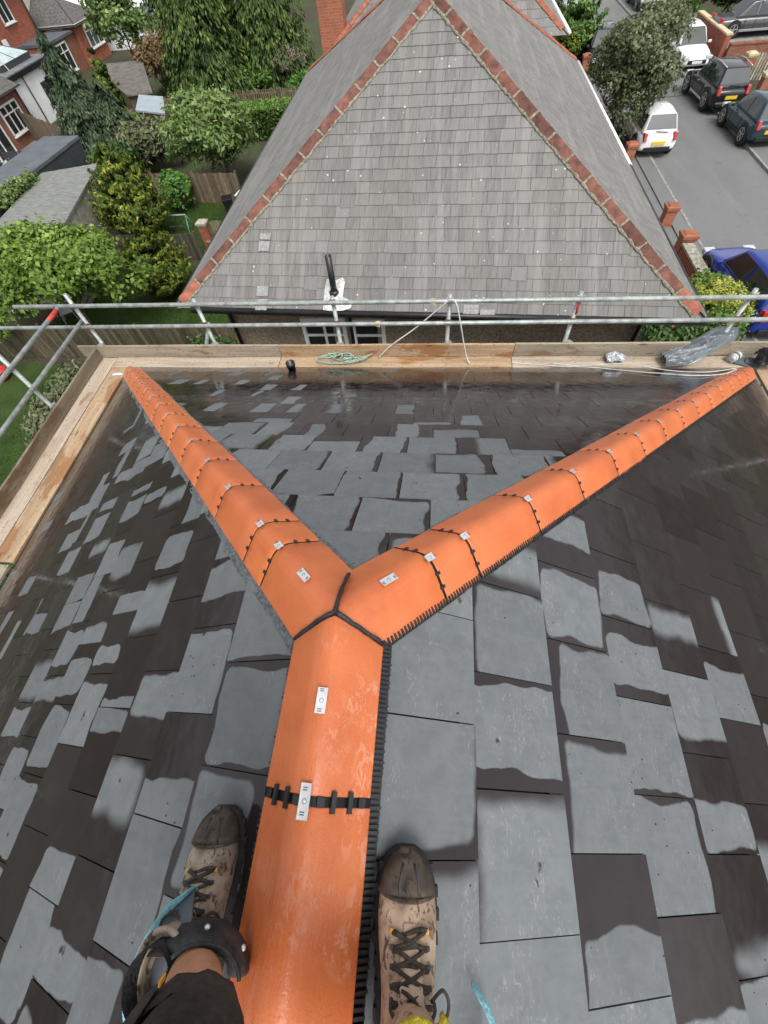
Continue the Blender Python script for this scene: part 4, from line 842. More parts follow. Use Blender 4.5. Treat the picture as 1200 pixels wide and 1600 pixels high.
# ================================================================== VEGETATION
def leaf_mesh(name, cen, nrm, size, rnd, mat, aspect=1.6, axis=None):
    """one small folded diamond per leaf"""
    n = len(cen); nrm = nrm / (np.linalg.norm(nrm, axis=1, keepdims=True) + 1e-9)
    ref = rng.normal(size=(n, 3)) if axis is None else axis
    t = ref - nrm * np.sum(ref * nrm, axis=1, keepdims=True); t /= (np.linalg.norm(t, axis=1, keepdims=True) + 1e-9); s = np.cross(nrm, t)
    L = size[:, None] * aspect * .5; W_ = size[:, None] * .5
    v = np.empty((n, 4, 3)); v[:, 0] = cen - t * L; v[:, 1] = cen + s * W_ + nrm * W_ * .35; v[:, 2] = cen + t * L; v[:, 3] = cen - s * W_ + nrm * W_ * .35
    me = bpy.data.meshes.new(name); me.vertices.add(n * 4); me.vertices.foreach_set('co', v.reshape(-1).astype(np.float32))
    me.loops.add(n * 4); me.loops.foreach_set('vertex_index', np.arange(n * 4, dtype=np.int32)); me.polygons.add(n); me.polygons.foreach_set('loop_start', np.arange(0, n * 4, 4, dtype=np.int32)); me.polygons.foreach_set('loop_total', np.full(n, 4, dtype=np.int32))
    at = me.attributes.new('rnd', 'FLOAT', 'POINT'); at.data.foreach_set('value', np.repeat(rnd, 4).astype(np.float32)); me.materials.append(mat); me.update(); me.validate(); return me
def blob_leaves(blobs, n, size, clump=.16, nclump=None, up=.6, droop=0.0):
    """leaves gathered in clumps over the outer shell of a union of ellipsoids"""
    vol = np.array([b[1][0] * b[1][1] + b[1][2] * b[1][1] + b[1][0] * b[1][2] for b in blobs]); vol /= vol.sum(); nclump = nclump or max(20, n // 26)
    bi = rng.choice(len(blobs), nclump, p=vol); c = np.array([blobs[i][0] for i in bi]); r = np.array([blobs[i][1] for i in bi])
    d = rng.normal(size=(nclump, 3)); d[:, 2] = np.where(rng.random(nclump) < .7, np.abs(d[:, 2]), d[:, 2]); d /= np.linalg.norm(d, axis=1, keepdims=True)
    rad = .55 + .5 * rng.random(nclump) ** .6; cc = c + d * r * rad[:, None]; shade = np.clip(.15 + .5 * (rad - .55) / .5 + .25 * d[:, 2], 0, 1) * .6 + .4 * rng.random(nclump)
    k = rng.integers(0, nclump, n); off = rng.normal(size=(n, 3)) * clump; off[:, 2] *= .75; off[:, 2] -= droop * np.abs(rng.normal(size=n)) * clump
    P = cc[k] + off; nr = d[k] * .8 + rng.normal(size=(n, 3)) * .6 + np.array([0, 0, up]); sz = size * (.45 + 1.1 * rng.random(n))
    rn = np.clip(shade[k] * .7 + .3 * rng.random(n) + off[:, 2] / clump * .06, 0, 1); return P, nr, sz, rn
def trunk_mesh(h, r0, spread, seed, nb_=7, lean=(0, 0)):
    r = random.Random(seed); b = B(); top = Vector((lean[0], lean[1], h)); pts = [Vector((0, 0, -.1)).lerp(top, t) + Vector((r.uniform(-.05, .05), r.uniform(-.05, .05), 0)) * t for t in (0, .25, .5, .75, 1)]
    b.tube(pts, [r0, r0 * .85, r0 * .7, r0 * .5, r0 * .25], 9)
    for i in range(nb_):
        t = r.uniform(.3, .9); p = Vector((0, 0, 0)).lerp(top, t); a = r.uniform(0, 6.28); L = spread * r.uniform(.5, .95); q = p + Vector((math.cos(a) * L, math.sin(a) * L, L * r.uniform(.3, .8)))
        m = p.lerp(q, .5) + Vector((0, 0, -.08 * L)); b.tube([p, m, q], [r0 * .4, r0 * .25, r0 * .08], 6)
    return b
def tree(name, loc, blobs, n, size, leaf, label, cat_='tree', th=None, r0=.1, clump=.16, seed=1, up=.6, aspect=1.6, droop=0, nclump=None, crown='crown', group=None):
    t = empty(name, loc, label, cat_, group=group); th = th or max(b[0][2] for b in blobs); sp = max(b[1][0] for b in blobs)
    trunk_mesh(th, r0, sp, seed).obj('trunk' if cat_ == 'tree' else 'stem', MS['bark'], t, True)
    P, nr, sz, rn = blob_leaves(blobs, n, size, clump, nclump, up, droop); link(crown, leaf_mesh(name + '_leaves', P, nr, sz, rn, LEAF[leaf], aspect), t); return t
def multi(cx, cy, cz, rx, ry, rz_, n, seed, core=True):
    """an uneven crown: one body and n lobes round it"""
    r = random.Random(seed); out = [((cx, cy, cz), (rx * .72, ry * .72, rz_ * .72))] if core else []
    for i in range(n):
        a = 6.28 * i / n + r.uniform(-.4, .4); e = r.uniform(-.35, .95); k = r.uniform(.30, .5)
        out.append(((cx + rx * .66 * math.cos(a) * math.cos(e), cy + ry * .66 * math.sin(a) * math.cos(e), cz + rz_ * .7 * math.sin(e)), (rx * k, ry * k, rz_ * k)))
    return out
def conifer(name, loc, h, rad, n, leaf, label, style, seed=1, size=.09, bulge=.12, lean=(0, 0)):
    """whorled boughs: style 'droop' hangs, 'up' sweeps upward"""
    t = empty(name, loc, label, 'tree'); r = np.random.default_rng(seed); b = B(); b.tube([(0, 0, -.1), (lean[0] * .5, lean[1] * .5, h * .5), (lean[0], lean[1], h * .97)], [rad * .09, rad * .06, .015], 8); b.obj('trunk', MS['bark'], t, True)
    nb_ = max(60, n // 55); hf = 1 - np.sqrt(r.random(nb_)) * .97; hf = np.clip(hf, .03, .985); az = r.random(nb_) * 6.283
    prof = rad * np.minimum(1, (1 - hf) ** .78 * (1 + bulge)) * (0.72 + .5 * r.random(nb_)); prof = np.where(hf < .12, prof * (.75 + 2 * hf), prof)
    k = r.integers(0, nb_, n); s = r.random(n) ** .65; R2 = prof[k] * s
    sl = -.55 if style == 'droop' else (.75 if style == 'up' else -.1); dz = sl * R2 * (.5 + .7 * s) if style == 'droop' else sl * R2 * (.35 + .5 * s)
    side = r.normal(size=n) * (.05 + .13 * prof[k]) * (1.1 - .6 * s); ca, sa = np.cos(az[k]), np.sin(az[k])
    P = np.stack([ca * R2 - sa * side + lean[0] * hf[k], sa * R2 + ca * side + lean[1] * hf[k], hf[k] * h + dz + r.normal(size=n) * .05 * rad * .5], 1); P[:, 2] = np.maximum(P[:, 2], .02)
    ax = np.stack([ca + r.normal(size=n) * .3, sa + r.normal(size=n) * .3, np.full(n, {'droop': -1.3, 'up': 1.1}.get(style, -.3)) + r.normal(size=n) * .3], 1)
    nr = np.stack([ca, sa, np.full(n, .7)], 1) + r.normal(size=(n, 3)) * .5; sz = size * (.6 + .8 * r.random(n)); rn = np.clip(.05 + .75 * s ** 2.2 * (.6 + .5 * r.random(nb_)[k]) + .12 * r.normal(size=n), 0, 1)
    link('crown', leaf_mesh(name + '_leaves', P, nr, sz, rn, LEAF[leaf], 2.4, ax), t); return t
def hedge(name, x0, x1, y0, y1, z0, h, n, leaf, label, size=.09):
    t = empty(name, ((x0 + x1) / 2, (y0 + y1) / 2, z0), label, 'hedge'); dx, dy = (x1 - x0) / 2, (y1 - y0) / 2
    b = B(); b.box((0, 0, h * .45), (2 * dx * .9, 2 * dy * .75, h * .86)); b.obj('inner_twigs', M(name + '_core', (.012, .020, .007), .95), t)
    P = np.stack([rng.uniform(-dx, dx, n), rng.uniform(-dy, dy, n), rng.uniform(0, h, n)], 1); f = rng.integers(0, 4, n)
    P[f == 0, 2] = h; P[f == 1, 1] = -dy; P[f == 2, 0] = np.sign(P[f == 2, 0]) * dx; P[f == 3, 2] = h; P += rng.normal(size=(n, 3)) * .05
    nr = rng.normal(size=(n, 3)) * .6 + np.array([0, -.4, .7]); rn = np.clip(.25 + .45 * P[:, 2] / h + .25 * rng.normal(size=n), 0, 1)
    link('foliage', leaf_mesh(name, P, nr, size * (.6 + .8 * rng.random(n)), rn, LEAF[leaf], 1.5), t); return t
# --- left: back gardens
tree('apple_tree', (-12.6, 12.55, YL), multi(-.3, .6, 2.45, 2.7, 1.8, 1.05, 11, 3) + [((-2.6, .2, 2.2), (1.4, 1.1, .8)), ((1.6, .7, 2.2), (1.1, .8, .6)), ((-1.4, 1.2, 2.9), (1.0, .9, .6)), ((-2.9, -.9, 1.7), (1.0, .9, .7))], 26000, .095, 'apple', 'spreading bright green leafy tree over the near back garden fence', th=2.6, r0=.12, clump=.17, seed=2, nclump=520)
conifer('golden_conifer', (-13.75, 20.33, YL), 3.75, 1.5, 20000, 'gold', 'large golden green conifer between the shed and the swing lawn', 'up', 4, .075, .25)
conifer('golden_conifer', (-10.93, 15.6, YL), 2.5, 1.3, 14000, 'gold', 'smaller golden green conifer beside the neighbour roof corner', 'up', 5, .065, .3)
conifer('golden_conifer', (-22.0, 36.2, YL), 3.9, .9, 4500, 'gold', 'slim yellow conifer behind the tall dark spruce', 'up', 6, .11)
conifer('spruce', (-20.44, 29.93, YL), 5.7, 2.5, 34000, 'spruce', 'tall dark blue green drooping spruce by the white extension', 'droop', 7, .075, .1, (-.3, .2))
conifer('spruce', (-18.9, 30.3, YL), 3.7, 2.1, 20000, 'spruce', 'shorter dark spruce growing against the tall one', 'droop', 17, .075, .15)
tree('leafy_tree', (-11.0, 25.6, YL), multi(-.3, .2, 2.2, 2.2, 1.9, 1.7, 11, 8), 20000, .095, 'laurel', 'light green narrow leaved tree left of the neighbour roof', th=2.2, r0=.1, clump=.17, seed=4, aspect=2.6, nclump=700)
tree('round_shrub', (-13.0, 23.3, YL), [((0, 0, .85), (.75, .7, .75))], 3500, .085, 'round', 'rounded bright green shrub in front of the far fence panel', 'shrub', th=.8, r0=.03, clump=.08, seed=5)
tree('grey_shrub', (-16.7, 28.3, YL), multi(.2, 0, 1.2, 1.9, 1.3, 1.1, 8, 12), 7000, .10, 'dull', 'dull grey green feathery shrub between spruce and light leafy tree', 'shrub', th=1.3, r0=.04, clump=.14, seed=6, aspect=3.0)
tree('dark_shrub', (-17.4, 26.2, YL), multi(0, 0, 1.1, 1.3, 1.1, 1.0, 6, 13), 4500, .11, 'deep', 'deep green shrub at the foot of the spruce', 'shrub', th=1.1, r0=.04, clump=.14, seed=7)
for i, (x, y, h, rd, lb) in enumerate(((-16.3, 40.3, 10.5, 3.1, 'tall drooping green cypress nearest the brown tree'), (-12.6, 43.2, 11.5, 3.2, 'tall drooping green cypress nearest the neighbour chimney'), (-14.6, 46.5, 12.5, 3.2, 'tall cypress rising behind the front pair'), (-19.6, 45.2, 10.5, 2.8, 'tall cypress behind the leafy garden tree on the left'))):
    conifer('cypress', (x, y, YL), h, rd, 30000, 'cypress', lb, 'droop', 30 + i, .115, .35)
tree('brown_tree', (-20.6, 41.6, YL), multi(.2, 0, 2.1, 1.7, 1.3, 1.6, 9, 14), 5200, .10, 'brown', 'sparse browned tree in front of the cypresses', th=2.6, r0=.07, clump=.15, seed=8, nclump=260)
tree('garden_tree', (-27.0, 50.5, YL), multi(0, 0, 2.7, 2.6, 2.0, 2.0, 8, 15), 6000, .17, 'laurel', 'loose light green tree in front of the conservatory', th=2.5, r0=.09, clump=.22, seed=9, nclump=300)
tree('bare_shrub', (-11.3, 42.0, YL), multi(0, 0, 1.3, 1.4, 1.0, 1.2, 7, 16), 3600, .08, 'pale', 'pale twiggy shrub left of the chimney', 'shrub', th=1.6, r0=.05, clump=.15, seed=10, aspect=4.0)
tree('leafy_shrub', (-13.2, 40.0, YL), multi(0, 0, .8, 1.6, 1.0, .8, 7, 18), 4200, .11, 'hedge', 'green shrub above the far picket fence', 'shrub', th=.9, r0=.04, clump=.14, seed=11)
tree('leafy_shrub', (-9.6, 39.0, YL), multi(0, 0, .7, 1.0, .9, .8, 6, 19), 3000, .10, 'round', 'bright green shrub beside the chimney foot', 'shrub', th=.8, r0=.04, clump=.12, seed=12)
hedge('clipped_hedge', -14.6, -8.0, 32.0, 33.6, YL, 1.45, 9000, 'hedge', 'clipped green hedge running to the neighbour roof', .09)
hedge('low_hedge', -20.6, -15.6, 33.9, 34.9, YL, 1.05, 4000, 'hedge', 'low clipped hedge in front of the blue grey shed roof', .09)
tree('olive_bush', (-10.0, 7.7, YL), multi(0, 0, 1.2, 1.7, 1.5, 1.15, 10, 20), 13000, .065, 'dull', 'grey green bush below the left scaffold rails', 'shrub', th=1.2, r0=.05, clump=.13, seed=13, aspect=2.4, nclump=420)
tree('dark_bush', (-7.3, 11.0, YL), multi(0, 0, .7, 1.2, .6, .6, 6, 21), 3500, .07, 'deep', 'low dark bush along the near garden fence', 'shrub', th=.7, r0=.03, clump=.1, seed=14)
tree('twiggy_shrub', (-14.9, 15.4, YL), multi(0, 0, .8, 1.2, .8, .8, 6, 22), 3200, .07, 'deep', 'dark flowering shrub by the shed window', 'shrub', th=.9, r0=.03, clump=.12, seed=15)
tree('twiggy_shrub', (-8.9, 17.9, YL), multi(0, 0, .7, .7, .6, .7, 5, 23), 2200, .05, 'pale', 'bare twiggy shrub beside the brick gate pier', 'shrub', th=.9, r0=.03, clump=.1, seed=16, aspect=4)
tree('climber', (-18.82, 20.2, YL), multi(0, 0, 2.25, .38, 1.7, .38, 6, 24), 2600, .08, 'laurel', 'pale climber growing between the two shed roofs', 'shrub', th=1.8, r0=.03, clump=.13, seed=17)
# --- right: street side
tree('street_tree', (7.9, 25.0, 0), multi(.3, .4, 2.35, 1.55, 1.9, 1.5, 11, 26) + [((1.3, 1.8, 3.1), (1.2, 1.4, .8)), ((.2, -.5, 1.2), (.6, .8, 1.0)), ((1.3, .6, 2.0), (.9, 1.2, .7))], 30000, .075, 'street', 'large grey green tree overhanging the white hatchback', th=2.6, r0=.13, clump=.14, seed=19, nclump=900)
conifer('front_shrub', (8.3, 38.2, 0), 2.6, 1.35, 7000, 'hedge', 'dense green front garden bush beyond the neighbour gutter', 'up', 41, .11, .4)
tree('gold_shrub', (7.7, 36.9, 0), [((0, 0, .8), (.55, .6, .6))], 1800, .07, 'gold', 'small yellow green shrub in front of the dense bush', 'shrub', th=.7, r0=.03, clump=.07, seed=20)
tree('ball_shrub', (7.6, 46.5, 0), [((0, 0, .7), (.7, .7, .7))], 2200, .08, 'dull', 'small clipped ball shrub by the far parked cars', 'shrub', th=.7, r0=.03, clump=.06, seed=21)
for i, (x, y, lb) in enumerate(((16.4, 43.2, 'tall dark hedge tree behind the grey saloon, left one'), (19.2, 42.6, 'tall dark hedge tree behind the grey saloon, middle one'), (22.2, 42.2, 'tall dark hedge tree behind the grey saloon, right one'))):
    tree('hedge_tree', (x, y, 0), multi(0, 0, 1.75, 2.0, 1.4, 1.7, 9, 50 + i), 8000, .15, 'deep' if i else 'hedge', lb, th=2, r0=.1, clump=.2, seed=22 + i)
ht = tree('flowering_bush', (8.25, 11.5, 0), multi(0, .1, .62, .85, 1.2, .5, 9, 60), 7000, .075, 'hedge', 'yellow green flowering bush behind the scaffold by the blue car', 'shrub', th=.8, r0=.04, clump=.10, seed=26)
P, nr, sz, rn = blob_leaves([((math.cos(i * 2.4) * .85 * math.sqrt(i / 34), .1 + math.sin(i * 2.4) * 1.15 * math.sqrt(i / 34), 1.08 - .42 * (i / 34)), (.19, .19, .12)) for i in range(34)], 11000, .05, .055, 230, .8); link('flower_head', leaf_mesh('flower_head', P, nr, sz, rn, LEAF['hydr'], 1.2), ht)
rt = tree('rose_bush', (7.25, 10.6, 0), multi(0, 0, .5, 1.3, .9, .5, 8, 61), 7000, .06, 'deep', 'dark green rose bush with a few coral blooms by the neighbour wall', 'shrub', th=.5, r0=.03, clump=.09, seed=27)
for x, y, z in ((-.6, -.3, .95), (.45, -.62, .85), (.2, .35, 1.0), (-.95, .2, .8), (1.0, -.2, .9), (1.15, .3, .9), (.75, .55, 1.0)):
    P, nr, sz, rn = blob_leaves([((x, y, z), (.075, .075, .06))], 90, .05, .02, 14); link('bloom', leaf_mesh('bloom', P, nr, sz, rn, LEAF['red'], 1.1), rt)
# grass blades on the lawns
def grass(name, x0, x1, y0, y1, n):
    P = np.stack([rng.uniform(x0, x1, n), rng.uniform(y0, y1, n), np.full(n, YL + .035)], 1); nr = np.stack([rng.normal(size=n), rng.normal(size=n), np.full(n, .25)], 1); ax = np.tile(np.array([[0, 0, 1.]]), (n, 1)) + rng.normal(size=(n, 3)) * .45
    tag(link(name, leaf_mesh(name, P, nr, .017 * (.6 + .8 * rng.random(n)), rng.random(n), LEAF['grass'], 3.2, ax)), 'short green grass of the back garden lawn' , 'grass', kind='stuff')
grass('grass', -15.4, -7.3, 12.0, 17.8, 26000); grass('grass', -16.4, -8.7, 18.9, 23.9, 22000); grass('grass', -14, -6.3, 2.0, 10.9, 26000)

# ================================================================== FENCES, WALLS, SHEDS
def fence(p, q, h, label, mat, z=YL, bw=.11, gap=.012, posts=1.8, rail=True, slope=0.0, name='garden_fence', lean=0.0, vary=.02):
    p, q = Vector((p[0], p[1], z)), Vector((q[0], q[1], z)); d = q - p; L = d.length; f = empty(name, p, label, 'fence', math.atan2(d.y, d.x)); n = int(L / (bw + gap))
    b = B(); b.box((0, 0, h / 2), (bw, .018, h)); me = b.mesh('board', MS[mat]); k = min(n, 300)
    for i in range(k):
        o = link('board', me, f); o.location = ((i + .5) * L / k, random.uniform(-.008, .008), -.0 + random.uniform(-vary, vary)); o.rotation_euler = (lean, random.uniform(-.012, .012), 0)
    if rail:
        for zz in (h * .2, h * .8):
            b = B(); b.box((L / 2, .035, zz), (L, .045, .07)); b.obj('rail', MS[mat], f)
    b = B(); b.box((0, .05, h * .53), (.09, .09, h * 1.06)); pm = b.mesh('post', MS[mat]); m = max(1, int(L / posts))
    for i in range(m + 1): o = link('post', pm, f); o.location = (i * L / m, .0, 0)
    return f
fence((-17.6, 11.75), (-4.4, 11.45), 1.35, 'brown board fence across the near garden behind the scaffold', 'fenceb', bw=.14)
fence((-15.6, 18.55), (-10.35, 18.35), 1.10, 'dark weathered fence in front of the swing lawn', 'fenced', bw=.13)
fence((-17.0, 24.5), (-9.9, 23.75), 1.30, 'brown fence panels behind the swing lawn', 'fence', bw=.12)
fence((-15.4, 38.0), (-8.6, 37.9), .95, 'pale picket fence below the cypresses', 'fence', bw=.09, gap=.06)
fence((-28.2, 34.6), (-22.6, 30.6), 1.55, 'brown fence between brick wall and tall spruce', 'fence', bw=.14)
fence((-24.4, 26.9), (-20.9, 27.1), 1.7, 'dark grey fence behind the clothes line', 'darkgrey', bw=.14)
fence((-20.2, 34.3), (-16.2, 37.6), 1.3, 'brown slatted fence beside the blue grey shed roof', 'fence', bw=.13)
fence((16.1, 32.4), (19.6, 32.0), 1.0, 'silvered picket fence beside the black suv', 'pick', z=0, bw=.08, gap=.06)
def brick_wall(name, x0, x1, y0, y1, h, mat, cap, label, z=0, capw=.06):
    w = empty(name, ((x0 + x1) / 2, (y0 + y1) / 2, z), label, 'wall'); sx, sy = x1 - x0, y1 - y0; b = B(); b.box((0, 0, h / 2), (sx, sy, h)); b.obj('brickwork', MS[mat], w)
    alongx = sx > sy; L = max(sx, sy); n = max(1, int(L / .32)); b = B(); b.box((0, 0, h + .035), ((L / n - .012) if alongx else sx + capw, sy + capw if alongx else (L / n - .012), .07)); me = b.mesh('coping_stone', MS[cap])
    for i in range(n):
        o = link('coping_stone', me, w); t = (i + .5) * L / n - L / 2; o.location = (t, 0, random.uniform(-.004, .004)) if alongx else (0, t, random.uniform(-.004, .004)); o.rotation_euler = (0, 0, random.uniform(-.015, .015))
    return w
def pillar(x, y, h, w, mat, cap, label, z=0):
    p = empty('gate_pillar', (x, y, z), label, 'pillar'); b = B(); b.box((0, 0, h / 2), (w, w, h)); b.obj('shaft', MS[mat], p)
    b = B(); b.box((0, 0, h + .03), (w + .05, w + .05, .06)); b.box((0, 0, h + .10), (w + .10, w + .10, .08)); b.box((0, 0, h + .165), (w + .02, w + .02, .05), 0, None, .7); b.obj('cap', MS[cap], p, auto=.006)
pillar(8.64, 17.5, .52, .36, 'brick3', 'brick3', 'orange brick gate pillar further along the left pavement'); pillar(8.6, 15.4, .58, .40, 'brick3', 'brick3', 'orange brick gate pillar at the end of the low coped wall')
brick_wall('front_wall', 8.44, 8.70, 10.6, 15.15, .48, 'brick', 'stonelich', 'low red brick garden wall with mossy coping beside the flowering bush', capw=.10)
pillar(8.45, 23.1, .5, .36, 'brick3', 'brick3', 'brick pillar beside the rear wheel of the white hatchback'); pillar(8.3, 34.6, .8, .36, 'brick3', 'brick3', 'brick pillar below the dense front garden bush')
brick_wall('drive_wall', 15.40, 15.66, 34.6, 39.8, 1.25, 'brick', 'stonecap', 'red brick wall with cream coping beside the white car'); brick_wall('drive_wall', 15.70, 23.5, 34.35, 34.6, .92, 'brick2', 'brick2', 'brown brick wall in front of the grey saloon')
pillar(15.85, 31.9, 1.0, .38, 'brick3', 'stonecap', 'brick pillar with cream cap behind the black suv'); pillar(15.75, 29.2, .9, .38, 'brick3', 'stonecap', 'brick pillar with cream cap behind the teal hatchback'); brick_wall('front_wall', 15.95, 19.5, 29.1, 29.35, .8, 'brick2', 'brick2', 'brown brick wall at the right photo edge behind the teal hatchback')
fence((20.2, 40.2), (24, 39.6), 1.5, 'dark red boarded fence right of the grey saloon', 'redtile', z=0, bw=.14)
def shed(name, pts, h, th, roofmat, wallmat, label, windows=(), inset=.18):
    """pts: roof outline, anticlockwise from above"""
    c = Vector((sum(p[0] for p in pts) / len(pts), sum(p[1] for p in pts) / len(pts), YL)); s = empty(name, c, label, 'shed'); n = len(pts); loc = [Vector((p[0], p[1], 0)) - Vector((c.x, c.y, 0)) for p in pts]
    zz = [p[2] if len(p) > 2 else h for p in pts]; b = B(); b.add([q + Vector((0, 0, z)) for q, z in zip(loc, zz)] + [q + Vector((0, 0, z - th)) for q, z in zip(loc, zz)], [tuple(range(n)), tuple(range(2 * n - 1, n - 1, -1))] + [(i, i + n, (i + 1) % n + n, (i + 1) % n) for i in range(n)]); b.obj('roof', MS[roofmat], s)
    w = B(); k = [q * (1 - inset / max(.5, q.length)) for q in loc]; w.add([q for q in k] + [q + Vector((0, 0, z - th - .004)) for q, z in zip(k, zz)], [(i, (i + 1) % n, (i + 1) % n + n, i + n) for i in range(n)]); w.obj('wall', MS[wallmat], s)
    for (i, t0_, t1_, z0, z1) in windows:
        p, q = k[i], k[(i + 1) % n]; d = (q - p); nn = Vector((d.y, -d.x, 0)).normalized(); a, e = p.lerp(q, t0_) + nn * .02, p.lerp(q, t1_) + nn * .02
        f = B(); m = (a + e) / 2; rot = Matrix.Rotation(math.atan2(d.y, d.x), 3, 'Z'); L = (e - a).length; f.box(m + Vector((0, 0, z0)), (L + .08, .05, .06), 0, rot); f.box(m + Vector((0, 0, z1)), (L + .08, .05, .06), 0, rot)
        for u in (a, e): f.box(u + Vector((0, 0, (z0 + z1) / 2)), (.06, .05, z1 - z0), 0, rot)
        fo = f.obj('window', MS['pick'], s); g = B(); g.box(m + Vector((0, 0, (z0 + z1) / 2)) - nn * .005, (L, .02, z1 - z0), 0, rot); g.obj('pane', MS['glass'], fo)
    return s
shed('garden_shed', [(-17.9, 14.4, 2.2), (-14.25, 14.9, 2.35), (-15.95, 22.6, 2.35), (-18.9, 22.3, 2.2)], 2.3, .09, 'felto', 'pick', 'long garden shed with pale mossy felt roof beside the golden conifer', [(1, .06, .16, .9, 1.9), (1, .2, .3, .9, 1.9)])
shed('flat_garage', [(-21.6, 16.5, 2.4), (-19.3, 16.5, 2.4), (-18.75, 26.2, 2.4), (-20.9, 26.4, 2.4)], 2.4, .12, 'feltd', 'darkgrey', 'long flat garage with smooth slate grey roof left of the mossy shed')
shed('small_outbuilding', [(-22.0, 12.6, 2.25), (-18.1, 12.6, 2.25), (-18.1, 16.3, 2.25), (-22.0, 16.3, 2.25)], 2.25, .1, 'felt', 'fenced', 'low outbuilding with mid grey felt roof at the left photo edge')
shed('blue_shed', [(-17.9, 31.2, 2.0), (-15.9, 30.7, 1.9), (-17.2, 33.8, 1.9), (-18.9, 34.1, 2.0)], 1.9, .08, 'bluegrey', 'fence', 'small shed with pale blue grey roof below the brown tree')
shed('sheeted_shed', [(-20.0, 34.6, 1.9), (-18.3, 34.8, 1.9), (-21.4, 41.0, 2.2), (-25.3, 40.8, 2.2)], 2.0, .08, 'feltb', 'fence', 'broad shed roofed in brown weathered sheeting')
# swing frame
sw = empty('swing_frame', (-12.5, 21.0, YL), 'green metal swing frame on the small lawn', 'swing'); b = B(); b.tube([(-.68, 0, .72), (.68, 0, .74)], .03, 8); b.obj('top_bar', MS['bluegrey'], sw, True)
for sx in (-.66, .66):
    for sy in (-.45, .45): b = B(); b.tube([(sx, 0, .72), (sx * 1.1, sy, 0)], .022, 8); b.obj('leg', MS['greenm'], sw, True)
for sx in (-.25, .2): b = B(); b.tube([(sx - .1, 0, .72), (sx - .1, .02, .25)], .006, 5); b.tube([(sx + .1, 0, .72), (sx + .1, .02, .25)], .006, 5); b.box((sx, .02, .24), (.3, .13, .02)); b.obj('swing_seat', MS['darkgrey'], sw)
pillar(-10.15, 19.1, 1.1, .36, 'brick', 'pick', 'short brick gate pier with stone cap by the swing lawn', YL)
g = empty('garden_gate', (-9.5, 19.2, YL), 'arched wooden garden gate beside the neighbour roof edge', 'gate')
for i in range(7): b = B(); x = -.42 + i * .14; hh = 1.05 + .16 * math.cos(x * 2.6); b.box((x, 0, hh / 2), (.125, .022, hh)); b.obj('board', MS['fenceg'], g)
b = B(); b.box((0, .03, .3), (.98, .04, .09)); b.box((0, .03, .85), (.98, .04, .09)); b.obj('rail', MS['fenceg'], g)
def wheelie(loc, mat, label, rz=0):
    w = empty('wheelie_bin', loc, label, 'bin', rz); b = B(); b.box((0, 0, .48), (.5, .55, .9), 0, None, 1.0); 
    b = B(); b.rings([[(sx * k, sy * k, z) for sx, sy in ((-.22, -.24), (.22, -.24), (.22, .24), (-.22, .24))] for z, k in ((.04, .8), (.5, .92), (.92, 1.05))]); b.obj('body', MS[mat], w, auto=.02)
    b = B(); b.box((0, -.02, .965), (.5, .58, .05)); b.box((0, .28, .95), (.4, .06, .05)); b.obj('lid', MS[mat], w, auto=.015)
    for sx in (-.2, .2): b = B(); b.tube([(sx - .03, .24, .1), (sx + .03, .24, .1)], .1, 14); b.obj('wheel', MS['tyre'], w, True)
wheelie((-9.95, 22.0, YL), 'gutter', 'black wheelie bin by the gate at the neighbour roof edge', .3); wheelie((-9.3, 22.4, YL), 'white_plastic', 'pale bin next to the black wheelie bin', -.2)
def patio_chair(loc, rz, label):
    c = empty('garden_chair', loc, label, 'chair', rz); tilt = Matrix.Rotation(-.25, 3, 'X')
    b = B(); b.box((0, 0, .42), (.5, .5, .035)); b.obj('seat', MS['white_plastic'], c, auto=.01)
    b = B()
    for i in range(5): b.box(Vector((-.2 + .1 * i, .26, .72)), (.06, .025, .58), 0, tilt)
    b.box(Vector((0, .34, 1.0)), (.5, .03, .08), 0, tilt); b.obj('backrest', MS['white_plastic'], c)
    for sx in (-.22, .22):
        for sy in (-.22, .22): b = B(); b.tube([(sx, sy, .42), (sx * 1.15, sy * 1.2, 0)], .02, 7); b.obj('leg', MS['white_plastic'], c)
        b = B(); b.tube([(sx * 1.1, -.24, .42), (sx * 1.15, -.24, .64), (sx * 1.15, .27, .66)], .02, 7); b.obj('armrest', MS['white_plastic'], c)
patio_chair((-17.2, 14.3, YL), .6, 'white garden chair under the leafy tree at the left photo edge'); patio_chair((-15.5, 14.6, YL), -.8, 'white garden chair behind the red taped scaffold tube'); patio_chair((-14.7, 14.0, YL), 2.2, 'white garden chair nearest the open lawn')
b = B(); n = 18; b.rings([[(r * math.cos(2 * math.pi * j / n), r * math.sin(2 * math.pi * j / n), z) for j in range(n)] for r, z in ((.22, 0), (.3, .34), (.32, .36), (.29, .36), (.2, .04))]); o = b.obj('red_tub', MS['red_plastic'], None, True); o.location = (-15.7, 10.5, YL); tag(o, 'red plastic tub on the grass at the left photo edge', 'tub')
